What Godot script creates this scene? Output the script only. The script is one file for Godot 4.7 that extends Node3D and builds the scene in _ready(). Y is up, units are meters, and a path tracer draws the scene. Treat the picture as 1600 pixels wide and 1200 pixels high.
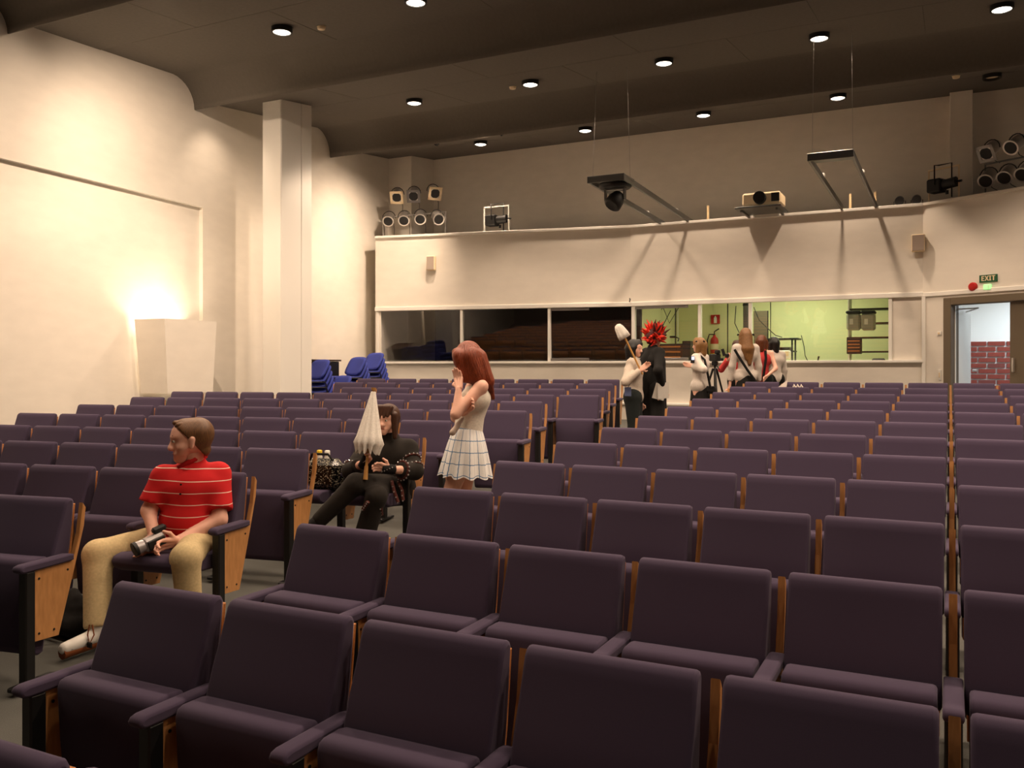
extends Node3D
# Auditorium seen from the stage. Hall axes: L = metres to the right of the camera, D = metres towards the back wall, y up.
const CAM := 1.794
const FPX := 1371.9
const YAW := 0.4625
const HOR := 575.6
var M := {}
var used := {}
var auto_uv := false
var rng := RandomNumberGenerator.new()

func v3(l: float, y: float, d: float) -> Vector3: return Vector3(l, y, -d)
# a photo pixel on the lateral plane at depth D
func at(x: float, y: float, d: float) -> Vector3:
	var t := (x - 800.0) / FPX
	var l := d * (t * cos(YAW) - sin(YAW)) / (cos(YAW) + t * sin(YAW))
	var z := d * cos(YAW) - l * sin(YAW)
	return Vector3(l, CAM - (y - HOR) * z / FPX, -d)
func floor_y(l: float, d: float) -> float:
	var de := d - 0.17 * minf(0.0, l + 3.6)
	return 0.0525 * clampf(de, 0.0, 14.4) + 0.05 * clampf((-2.9 - l) / 0.7, 0.0, 1.0)
func wall_l(d: float) -> float: return -(9.775 + 0.0875 * d)

func _ready() -> void:
	rng.seed = 7
	camera_and_light()
	materials()
	room()
	ceiling()
	booth()
	exit_wall()
	chairs()
	fittings()
	booth_things()
	blue_chairs()
	people()
	print("done")

func camera_and_light() -> void:
	var c := Camera3D.new()
	c.name = "camera"
	c.position = Vector3(0, CAM, 0)
	c.rotation.y = YAW
	c.near = 0.05
	c.far = 100.0
	c.projection = Camera3D.PROJECTION_FRUSTUM
	c.size = 0.05 * 1200.0 / FPX
	c.frustum_offset = Vector2(0, -(600.0 - HOR) / FPX * 0.05)
	add_child(c)
	var w := WorldEnvironment.new()
	w.name = "environment"
	var e := Environment.new()
	e.background_mode = Environment.BG_COLOR
	e.background_color = Color(0.01, 0.01, 0.01)
	e.tonemap_mode = Environment.TONE_MAPPER_LINEAR
	e.tonemap_exposure = 1.45
	e.sdfgi_enabled = true
	e.ssao_enabled = true
	e.ssil_enabled = true
	w.environment = e
	add_child(w)

# ---------------------------------------------------------------- materials
func lin(c: Color) -> Color: return c
func mat(called: String, c: Color, rough := 0.8, metal := 0.0) -> StandardMaterial3D:
	var m := StandardMaterial3D.new()
	m.resource_name = called
	m.albedo_color = c
	m.roughness = rough
	m.metallic = metal
	M[called] = m
	return m
func noise_tex(a: Color, b: Color, freq: float, size := 256, oct := 3, sd := 1) -> NoiseTexture2D:
	var n := FastNoiseLite.new()
	n.seed = sd
	n.frequency = freq
	n.fractal_octaves = oct
	var t := NoiseTexture2D.new()
	t.width = size
	t.height = size
	t.seamless = true
	t.noise = n
	var g := Gradient.new()
	g.set_color(0, a)
	g.set_color(1, b)
	t.color_ramp = g
	return t
func tex(m: StandardMaterial3D, t: Texture2D, s: Vector3, world := false) -> void:
	m.albedo_texture = t
	m.uv1_triplanar = true
	m.uv1_world_triplanar = world
	m.uv1_scale = s
func glow(called: String, c: Color, e: float) -> StandardMaterial3D:
	var m := mat(called, Color(0.9, 0.9, 0.9), 0.5)
	m.emission_enabled = true
	m.emission = c
	m.emission_energy_multiplier = e
	return m

func materials() -> void:
	var g := Color(1, 1, 1)
	var m := mat("wall_paint", Color(0.90, 0.875, 0.83), 0.85)
	tex(m, noise_tex(Color(0.965, 0.965, 0.965), g, 0.02, 256, 4, 3), Vector3(0.35, 0.8, 0.35), true)
	mat("dark_stage_wall", Color(0.16, 0.13, 0.13), 0.95)  # unseen stage end, made dark to cut fill on seats and glass reflections
	mat("white_paint", Color(0.92, 0.91, 0.88), 0.45)
	m = mat("ceiling_paint", Color(0.40, 0.375, 0.34), 0.9)
	tex(m, noise_tex(Color(0.93, 0.93, 0.93), g, 0.06, 256, 3, 5), Vector3(1, 1, 1), true)
	m = mat("carpet", Color(0.42, 0.42, 0.40), 1.0)
	tex(m, noise_tex(Color(0.55, 0.55, 0.55), g, 0.22, 512, 3, 6), Vector3(2.2, 2.2, 2.2), true)
	m = mat("seat_fabric", Color(0.30, 0.25, 0.345), 1.0)
	tex(m, noise_tex(Color(0.72, 0.72, 0.74), g, 0.35, 256, 2, 8), Vector3(7, 7, 7))
	m.rim_enabled = true
	m.rim = 0.35
	m.rim_tint = 0.6
	var beech := noise_tex(Color(0.86, 0.84, 0.80), g, 0.05, 256, 4, 9)
	m = mat("beech", Color(0.80, 0.58, 0.36), 0.45)
	tex(m, beech, Vector3(6, 0.6, 2.5))
	m = mat("plywood_back", Color(0.74, 0.48, 0.26), 0.5)
	tex(m, beech, Vector3(0.8, 7, 2))
	mat("black_metal", Color(0.045, 0.042, 0.045), 0.5)
	mat("dark_plastic", Color(0.07, 0.07, 0.07), 0.55)
	mat("chrome", Color(0.86, 0.84, 0.82), 0.32, 0.8)
	mat("aluminium", Color(0.62, 0.61, 0.60), 0.4, 1.0)
	mat("galvanised", Color(0.46, 0.46, 0.45), 0.42, 0.85)
	m = mat("glass", Color(0.05, 0.06, 0.06, 0.02), 0.0)
	m.transparency = BaseMaterial3D.TRANSPARENCY_ALPHA
	mat("booth_green", Color(0.88, 0.88, 0.68), 0.8)
	mat("booth_grey", Color(0.33, 0.32, 0.31), 0.9)
	mat("grey_brown", Color(0.40, 0.35, 0.28), 0.6)
	m = mat("panel_wood", Color(0.90, 0.78, 0.60), 0.5)
	m = mat("brick_red", Color(0.60, 0.27, 0.21), 0.9)
	tex(m, noise_tex(Color(0.72, 0.70, 0.70), g, 0.08, 256, 4, 11), Vector3(3, 3, 3), true)
	m = mat("brick_dark", Color(0.45, 0.22, 0.19), 0.9)
	mat("mortar", Color(0.86, 0.83, 0.81), 0.95)
	mat("cream_plastic", Color(0.88, 0.80, 0.66), 0.5)
	mat("red_plastic", Color(0.70, 0.08, 0.06), 0.4)
	mat("sign_green", Color(0.10, 0.33, 0.20), 0.5)
	mat("white_plastic", Color(0.9, 0.89, 0.86), 0.4)
	mat("yellow", Color(0.85, 0.72, 0.1), 0.5)
	mat("grey_fabric", Color(0.66, 0.60, 0.55), 0.9)
	mat("dark_wood", Color(0.20, 0.12, 0.08), 0.6)
	mat("case_grey", Color(0.62, 0.62, 0.56), 0.6)
	m = mat("blue_fabric", Color(0.22, 0.27, 0.62), 0.95)
	tex(m, noise_tex(Color(0.85, 0.85, 0.85), g, 0.3, 256, 2, 12), Vector3(6, 6, 6))
	mat("skin", Color(0.93, 0.71, 0.62), 0.6)
	mat("skin_pale", Color(0.93, 0.73, 0.64), 0.6)
	mat("eye_white", Color(0.85, 0.82, 0.78), 0.3)
	mat("eye_dark", Color(0.10, 0.09, 0.09), 0.3)
	mat("lip", Color(0.68, 0.36, 0.32), 0.5)
	for h in [["hair_sand", Color(0.58, 0.40, 0.24)], ["hair_copper", Color(0.66, 0.28, 0.10)], ["hair_brown", Color(0.36, 0.20, 0.10)], ["hair_blonde", Color(0.76, 0.56, 0.33)], ["hair_black", Color(0.06, 0.05, 0.05)], ["hair_gold", Color(0.70, 0.50, 0.29)], ["hair_ginger", Color(0.55, 0.29, 0.13)]]:
		m = mat(h[0], h[1], 0.5)
		tex(m, noise_tex(Color(0.42, 0.40, 0.38), g, 0.10, 256, 3, 21), Vector3(9.0, 0.7, 9.0), true)
	mat("spike_red", Color(0.85, 0.17, 0.05), 0.6)
	mat("spike_dark", Color(0.28, 0.06, 0.04), 0.7)
	m = mat("shirt_red", Color(1, 1, 1), 0.9)
	var im := Image.create(64, 256, false, Image.FORMAT_RGB8)
	for y in 256:
		for x in 64:
			var ln := (y + int(2.0 * sin(x * TAU / 64.0))) % 128
			var c := Color(0.80, 0.07, 0.09)
			if ln < 9: c = Color(0.93, 0.80, 0.74)
			elif (y * 7 + x * 3) % 11 < 2: c = Color(0.74, 0.05, 0.07)
			im.set_pixel(x, y, c)
	m.albedo_texture = ImageTexture.create_from_image(im)
	m.uv1_scale = Vector3(4.0, 7.4, 1.0)
	m = mat("plaid", Color(1, 1, 1), 0.9)
	im = Image.create(256, 256, false, Image.FORMAT_RGB8)
	for y in 256:
		for x in 256:
			var c := Color(0.92, 0.92, 0.91)
			var on := 0
			if (x + int(2.0 * sin(y * 0.1))) % 128 < 9: on += 1
			if (y + int(2.0 * sin(x * 0.13))) % 128 < 9: on += 1
			if on > 0: c = Color(0.38, 0.52, 0.66) if on == 1 else Color(0.25, 0.38, 0.58)
			elif (x + 60) % 128 < 4: c = Color(0.74, 0.76, 0.78)
			im.set_pixel(x, y, c)
	m.albedo_texture = ImageTexture.create_from_image(im)
	m.uv1_scale = Vector3(7, 2.1, 1)
	m = mat("sequins", Color(1, 1, 1), 0.25)
	im = Image.create(128, 128, false, Image.FORMAT_RGB8)
	im.fill(Color(0.03, 0.03, 0.03))
	for k in 420:
		var c := Color(0.75, 0.72, 0.62) if rng.randf() < 0.55 else Color(0.30, 0.29, 0.26)
		im.fill_rect(Rect2i(rng.randi_range(0, 124), rng.randi_range(0, 124), rng.randi_range(2, 5), rng.randi_range(2, 4)), c)
	tex(m, ImageTexture.create_from_image(im), Vector3(4, 4, 4))
	for h in [["khaki", Color(0.86, 0.77, 0.58)], ["cloth_black", Color(0.06, 0.05, 0.045)], ["cloth_coat", Color(0.115, 0.09, 0.065)], ["cloth_white", Color(0.90, 0.86, 0.82)], ["knit_white", Color(0.84, 0.79, 0.73)], ["jeans_dark", Color(0.10, 0.13, 0.13)], ["coral", Color(0.84, 0.27, 0.27)], ["tank_white", Color(0.97, 0.94, 0.88)], ["leather_red", Color(0.30, 0.10, 0.06)], ["lace_white", Color(0.97, 0.95, 0.91)]]:
		m = mat(h[0], h[1], 0.95)
		tex(m, noise_tex(Color(0.86, 0.86, 0.86), g, 0.05, 256, 4, 31), Vector3(4, 4, 4))
	mat("collar_red", Color(0.74, 0.06, 0.08), 0.9)
	mat("leather_tan", Color(0.55, 0.30, 0.14), 0.7)
	mat("badge_blue", Color(0.35, 0.40, 0.55), 0.4)
	mat("bamboo", Color(0.74, 0.55, 0.30), 0.5)
	mat("silver", Color(0.72, 0.70, 0.70), 0.3, 0.6)
	glow("phone_screen", Color(0.7, 0.8, 1.0), 0.9)
	glow("lamp_glow", Color(1.0, 0.93, 0.85), 6.0)

# ---------------------------------------------------------------- mesh helpers
func st_new() -> SurfaceTool:
	var s := SurfaceTool.new()
	s.begin(Mesh.PRIMITIVE_TRIANGLES)
	return s
func tri(s: SurfaceTool, a: Vector3, b: Vector3, c: Vector3, out: Vector3) -> void:
	if (a - c).cross(a - b).dot(out) < 0.0:
		var t := b
		b = c
		c = t
	if auto_uv:
		for p in [a, b, c]:
			s.set_uv(Vector2(p.x + p.z, p.y + 0.06 * p.x))
			s.add_vertex(p)
		return
	s.add_vertex(a)
	s.add_vertex(b)
	s.add_vertex(c)
func quad(s: SurfaceTool, a: Vector3, b: Vector3, c: Vector3, d: Vector3, out: Vector3) -> void:
	tri(s, a, b, c, out)
	tri(s, a, c, d, out)
# chamfered box
func bx(s: SurfaceTool, c: Vector3, size: Vector3, b := 0.0, xf := Transform3D.IDENTITY) -> void:
	var h := size * 0.5
	b = minf(b, minf(h.x, minf(h.y, h.z)) * 0.95)
	s.set_smooth_group(-1)
	for ax in 3:
		var a1 := (ax + 1) % 3
		var a2 := (ax + 2) % 3
		for sg in [-1.0, 1.0]:
			var o := Vector3.ZERO
			o[ax] = sg
			var q := []
			for k in [[-1, -1], [1, -1], [1, 1], [-1, 1]]:
				var p := Vector3.ZERO
				p[ax] = sg * h[ax]
				p[a1] = k[0] * (h[a1] - b)
				p[a2] = k[1] * (h[a2] - b)
				q.append(xf * (c + p))
			quad(s, q[0], q[1], q[2], q[3], xf.basis * o)
	if b <= 0.0: return
	for ax in 3:
		var a1 := (ax + 1) % 3
		var a2 := (ax + 2) % 3
		for s1 in [-1.0, 1.0]:
			for s2 in [-1.0, 1.0]:
				var o := Vector3.ZERO
				o[a1] = s1
				o[a2] = s2
				var q := []
				for k in [[-1, 0], [1, 0], [1, 1], [-1, 1]]:
					var p := Vector3.ZERO
					p[ax] = k[0] * (h[ax] - b)
					p[a1] = s1 * (h[a1] - (0.0 if k[1] == 0 else b))
					p[a2] = s2 * (h[a2] - (b if k[1] == 0 else 0.0))
					q.append(xf * (c + p))
				quad(s, q[0], q[1], q[2], q[3], xf.basis * o)
	for sx in [-1.0, 1.0]:
		for sy in [-1.0, 1.0]:
			for sz in [-1.0, 1.0]:
				var sg := Vector3(sx, sy, sz)
				tri(s, xf * (c + sg * Vector3(h.x, h.y - b, h.z - b)), xf * (c + sg * Vector3(h.x - b, h.y, h.z - b)), xf * (c + sg * Vector3(h.x - b, h.y - b, h.z)), xf.basis * sg)
# polygon (x = local z, y) extruded along local x from x0 to x1, ends bevelled by b
func extrude(s: SurfaceTool, poly: PackedVector2Array, x0: float, x1: float, b := 0.0, xf := Transform3D.IDENTITY, smooth := true) -> void:
	var n := poly.size()
	var area := 0.0
	for i in n:
		var p := poly[i]
		var q := poly[(i + 1) % n]
		area += p.x * q.y - q.x * p.y
	var sg := 1.0 if area > 0.0 else -1.0
	var nor := PackedVector2Array()
	for i in n:
		var e1 := (poly[i] - poly[(i + n - 1) % n]).normalized()
		var e2 := (poly[(i + 1) % n] - poly[i]).normalized()
		nor.append(((Vector2(e1.y, -e1.x) + Vector2(e2.y, -e2.x)) * sg).normalized())
	var rings := [[x0, b], [x0 + b * 0.3, b * 0.3], [x0 + b, 0.0], [x1 - b, 0.0], [x1 - b * 0.3, b * 0.3], [x1, b]] if b > 0.0 else [[x0, 0.0], [x1, 0.0]]
	s.set_smooth_group(1 if smooth else -1)
	for r in rings.size() - 1:
		for i in n:
			var j := (i + 1) % n
			var q := []
			for k in [[r, i], [r + 1, i], [r + 1, j], [r, j]]:
				var p2: Vector2 = poly[k[1]] - nor[k[1]] * rings[k[0]][1]
				q.append(xf * Vector3(rings[k[0]][0], p2.y, p2.x))
			var o2 := nor[i] + nor[j]
			var o := Vector3(0, o2.y, o2.x)
			if rings[r][1] > rings[r + 1][1]: o.x -= 0.8
			if rings[r][1] < rings[r + 1][1]: o.x += 0.8
			quad(s, q[0], q[1], q[2], q[3], xf.basis * o)
	s.set_smooth_group(2 if smooth else -1)
	var idx := Geometry2D.triangulate_polygon(poly)
	for e in 2:
		var x := x0 if e == 0 else x1
		for t in range(0, idx.size(), 3):
			var q := []
			for k in 3:
				var p2 := poly[idx[t + k]] - nor[idx[t + k]] * b
				q.append(xf * Vector3(x, p2.y, p2.x))
			tri(s, q[0], q[1], q[2], xf.basis * Vector3(-1 if e == 0 else 1, 0, 0))
func tube(s: SurfaceTool, pts: Array, r, sides := 8, closed_ends := true) -> void:
	var n := pts.size()
	var rings := []
	var up := Vector3.UP
	s.set_smooth_group(1)
	var prev_u := Vector3.ZERO
	for i in n:
		var d: Vector3 = (pts[mini(i + 1, n - 1)] - pts[maxi(i - 1, 0)]).normalized()
		var u: Vector3
		if prev_u == Vector3.ZERO:
			u = d.cross(up)
			if u.length() < 0.05: u = d.cross(Vector3.RIGHT)
		else:
			u = prev_u - d * prev_u.dot(d)
		u = u.normalized()
		prev_u = u
		var w := d.cross(u)
		var rr: float = r if not (r is Array) else r[i]
		var ring := []
		for k in sides:
			var a := TAU * k / sides
			ring.append(pts[i] + (u * cos(a) + w * sin(a)) * rr)
		rings.append(ring)
	for i in n - 1:
		for k in sides:
			var j := (k + 1) % sides
			var o: Vector3 = rings[i][k] + rings[i][j] - pts[i] * 2.0 + rings[i + 1][k] + rings[i + 1][j] - pts[i + 1] * 2.0
			quad(s, rings[i][k], rings[i + 1][k], rings[i + 1][j], rings[i][j], o)
	if closed_ends:
		s.set_smooth_group(2)
		for e in 2:
			var i := 0 if e == 0 else n - 1
			var o: Vector3 = (pts[0] - pts[1]) if e == 0 else (pts[n - 1] - pts[n - 2])
			for k in range(1, sides - 1):
				tri(s, rings[i][0], rings[i][k], rings[i][k + 1], o)
# profile of (radius, height) turned about local y
func lathe(s: SurfaceTool, prof: Array, segs := 20, xf := Transform3D.IDENTITY, flat := false) -> void:
	s.set_smooth_group(-1 if flat else 1)
	for i in prof.size() - 1:
		var p: Vector2 = prof[i]
		var q: Vector2 = prof[i + 1]
		var t := (q - p).normalized()
		var n2 := Vector2(t.y, -t.x)
		if not flat: s.set_smooth_group(1 + i if absf(t.y) < 0.3 else 0)
		for k in segs:
			var a := TAU * k / segs
			var b := TAU * (k + 1) / segs
			var ca := Vector3(cos(a), 0, sin(a))
			var cb := Vector3(cos(b), 0, sin(b))
			var o: Vector3 = (ca + cb) * n2.x * 0.5 + Vector3(0, n2.y, 0)
			var p0 := xf * (ca * p.x + Vector3(0, p.y, 0))
			var p1 := xf * (cb * p.x + Vector3(0, p.y, 0))
			var q0 := xf * (ca * q.x + Vector3(0, q.y, 0))
			var q1 := xf * (cb * q.x + Vector3(0, q.y, 0))
			if p.x > 1e-5: tri(s, p0, p1, q1, xf.basis * o)
			if q.x > 1e-5: tri(s, p0, q1, q0, xf.basis * o)
func mesh_of(s: SurfaceTool, m: Material) -> ArrayMesh:
	s.generate_normals()
	s.index()
	s.set_material(m)
	return s.commit()
func obj(called: String, s: SurfaceTool, m: Material, parent: Node = self) -> MeshInstance3D:
	var o := MeshInstance3D.new()
	o.mesh = mesh_of(s, m)
	o.name = numbered(called) if parent == self else called
	parent.add_child(o, true)
	return o
func inst(called: String, mesh: Mesh, parent: Node) -> MeshInstance3D:
	var o := MeshInstance3D.new()
	o.mesh = mesh
	o.name = called
	parent.add_child(o, true)
	return o
func numbered(called: String) -> String:
	var k: int = used.get(called, 0)
	used[called] = k + 1
	return called if k == 0 else "%s_%03d" % [called, k]
func thing(called: String, label: String, category: String, where := Vector3.ZERO, turn := 0.0, group := "") -> Node3D:
	var o := Node3D.new()
	o.name = numbered(called)
	add_child(o)
	o.position = where
	o.rotation.y = turn
	tag(o, label, category, group)
	return o
func tag(o: Node, label: String, category: String, group := "") -> Node:
	o.set_meta("label", label)
	o.set_meta("category", category)
	if group != "": o.set_meta("group", group)
	return o
func struct(called: String, label := "", where := Vector3.ZERO, turn := 0.0) -> Node3D:
	var o := Node3D.new()
	o.name = numbered(called)
	add_child(o)
	o.position = where
	o.rotation.y = turn
	o.set_meta("kind", "structure")
	if label != "": o.set_meta("label", label)
	return o
func box_part(called: String, parent: Node, c: Vector3, size: Vector3, m: String, b := 0.0) -> MeshInstance3D:
	var s := st_new()
	bx(s, c, size, b)
	return obj(called, s, M[m], parent)

# ---------------------------------------------------------------- room
# slab standing on the line a-b (L, D), between two heights, thickness t away from the camera side (to the left of a->b)
func slab(s: SurfaceTool, a: Vector2, b: Vector2, y0: float, y1: float, t: float, bev := 0.0) -> void:
	var d := (b - a)
	var n := Vector2(-d.y, d.x).normalized()
	var mid := (a + b) * 0.5 + n * t * 0.5
	var u := Vector3(d.x, 0, -d.y).normalized()
	var w := Vector3(n.x, 0, -n.y)
	bx(s, Vector3.ZERO, Vector3(d.length(), y1 - y0, absf(t)), bev, Transform3D(Basis(u, Vector3.UP, w), v3(mid.x, (y0 + y1) * 0.5, mid.y)))

func room() -> void:
	# floor: a sheet of facets that follows the rake, with thickness
	var s := st_new()
	s.set_smooth_group(0)
	var ls := [-12.6, -11, -9, -7, -5, -3.6, -2.9, 0, 4, 8, 11.2]
	var ds := [-6.4, -3, 0, 0.01, 2, 4, 6, 8, 10, 12, 13.0, 13.6, 14.0, 14.4, 15, 16, 17, 19.5]
	for i in ls.size() - 1:
		for j in ds.size() - 1:
			var p := []
			for k in [[i, j], [i + 1, j], [i + 1, j + 1], [i, j + 1]]:
				p.append(v3(ls[k[0]], floor_y(ls[k[0]], ds[k[1]]), ds[k[1]]))
			quad(s, p[0], p[1], p[2], p[3], Vector3.UP)
	bx(s, v3(-0.7, -0.35, 6.5), Vector3(23.8, 0.3, 25.9))
	var f := obj("floor", s, M.carpet)
	f.set_meta("kind", "structure")
	# left wall: upper part, the part right of the recess and the recessed panel
	var top := 7.2
	s = st_new()
	var d_re := 10.35
	var y_re := CAM + 2.57
	slab(s, Vector2(wall_l(d_re), d_re), Vector2(wall_l(-6.4), -6.4), y_re, top, -0.35)
	slab(s, Vector2(wall_l(19.5), 19.5), Vector2(wall_l(d_re), d_re), -0.3, top, -0.35)
	var w := obj("wall_left", s, M.wall_paint)
	w.set_meta("kind", "structure")
	s = st_new()
	var off := Vector2(-0.07, 0)
	slab(s, Vector2(wall_l(d_re + 0.1), d_re + 0.1) + off, Vector2(wall_l(-6.4), -6.4) + off, -0.3, y_re + 0.1, -0.2)
	obj("recessed_panel", s, M.wall_paint, w)
	# right and front walls
	s = st_new()
	slab(s, Vector2(10.4, -6.4), Vector2(10.4, 19.5), -0.3, top, -0.3)
	obj("wall_right", s, M.wall_paint).set_meta("kind", "structure")
	s = st_new()
	slab(s, Vector2(-12.4, -6.0), Vector2(10.6, -6.0), -0.3, top, -0.3)
	obj("wall_front", s, M.dark_stage_wall).set_meta("kind", "structure")
	# upper back wall and the column in the corner
	s = st_new()
	slab(s, Vector2(-12.4, 17.25), Vector2(10.6, 17.25), CAM + 2.5, top, 0.3)
	var b := obj("wall_back", s, M.wall_paint)
	b.set_meta("kind", "structure")
	s = st_new()
	slab(s, Vector2(wall_l(16.3) - 0.1, 16.3), Vector2(-10.6, 16.3), CAM + 2.7, CAM + 5.0, 1.0, 0.01)
	obj("corner_column", s, M.wall_paint, b)
	s = st_new()
	slab(s, Vector2(0.0, 16.85), Vector2(0.35, 16.85), CAM + 2.5, CAM + 5.0, 0.5, 0.01)
	obj("wall_column", s, M.wall_paint, b)
	# pillar: rectangular, its right face made of two boards
	var pr := struct("pillar", "tall white pillar in front of the left wall")
	s = st_new()
	slab(s, Vector2(-10.04, 11.0), Vector2(-9.64, 11.0), 0.2, CAM + 4.5, 0.5, 0.015)
	obj("shaft", s, M.white_paint, pr)
	s = st_new()
	slab(s, Vector2(-10.04, 11.507), Vector2(-9.645, 11.507), 0.2, CAM + 4.5, 0.26, 0.008)
	obj("casing_board", s, M.white_paint, pr)
	# flared uplighter box on the left wall
	var u := thing("uplighter_box", "cream flared box on the left wall with light above it", "wall lamp")
	s = st_new()
	var y0 := CAM - 0.36
	var y1 := CAM + 0.71
	var d0 := 8.93
	var d1 := 9.95
	var tp := [Vector2(wall_l(d0), d0), Vector2(-9.95, d0), Vector2(-9.98, d1), Vector2(wall_l(d1), d1)]
	var bt := [Vector2(wall_l(d0 + 0.12), d0 + 0.12), Vector2(-10.02, d0 + 0.12), Vector2(-10.04, d1 - 0.02), Vector2(wall_l(d1), d1)]
	s.set_smooth_group(-1)
	for k in 3:
		var a0: Vector2 = tp[k]
		var a1: Vector2 = tp[k + 1]
		var b0: Vector2 = bt[k]
		var b1: Vector2 = bt[k + 1]
		var ce := v3(-10.3, 2.0, 9.4)
		var face := [v3(a0.x, y1, a0.y), v3(a1.x, y1, a1.y), v3(b1.x, y0, b1.y), v3(b0.x, y0, b0.y)]
		var o: Vector3 = face[0] + face[2] - ce * 2.0
		o.y = 0
		quad(s, face[0], face[1], face[2], face[3], o)
		var inn := []
		for p in face: inn.append(p - o.normalized() * 0.02)
		quad(s, inn[0], inn[1], inn[2], inn[3], -o)
		quad(s, face[0], face[1], inn[1], inn[0], Vector3.UP)
	quad(s, v3(bt[0].x, y0, bt[0].y), v3(bt[1].x, y0, bt[1].y), v3(bt[2].x, y0, bt[2].y), v3(bt[3].x, y0, bt[3].y), Vector3.DOWN)
	obj("housing", s, M.wall_paint, u)
	s = st_new()
	bx(s, v3(-10.3, y1 - 0.3, 9.45), Vector3(0.12, 0.05, 0.5), 0.01)
	obj("lamp_tube", s, glow("uplight_glow", Color(1, 0.93, 0.8), 3.0), u)
	var l := AreaLight3D.new()
	l.name = "uplight"
	l.area_size = Vector2(0.12, 0.5)
	l.light_energy = 1.5
	l.light_color = Color(1, 0.9, 0.78)
	l.shadow_enabled = true
	l.area_range = 20.0
	l.position = v3(-10.3, y1 - 0.26, 9.45)
	l.rotation_degrees = Vector3(90, 0, 0)
	u.add_child(l)

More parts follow.
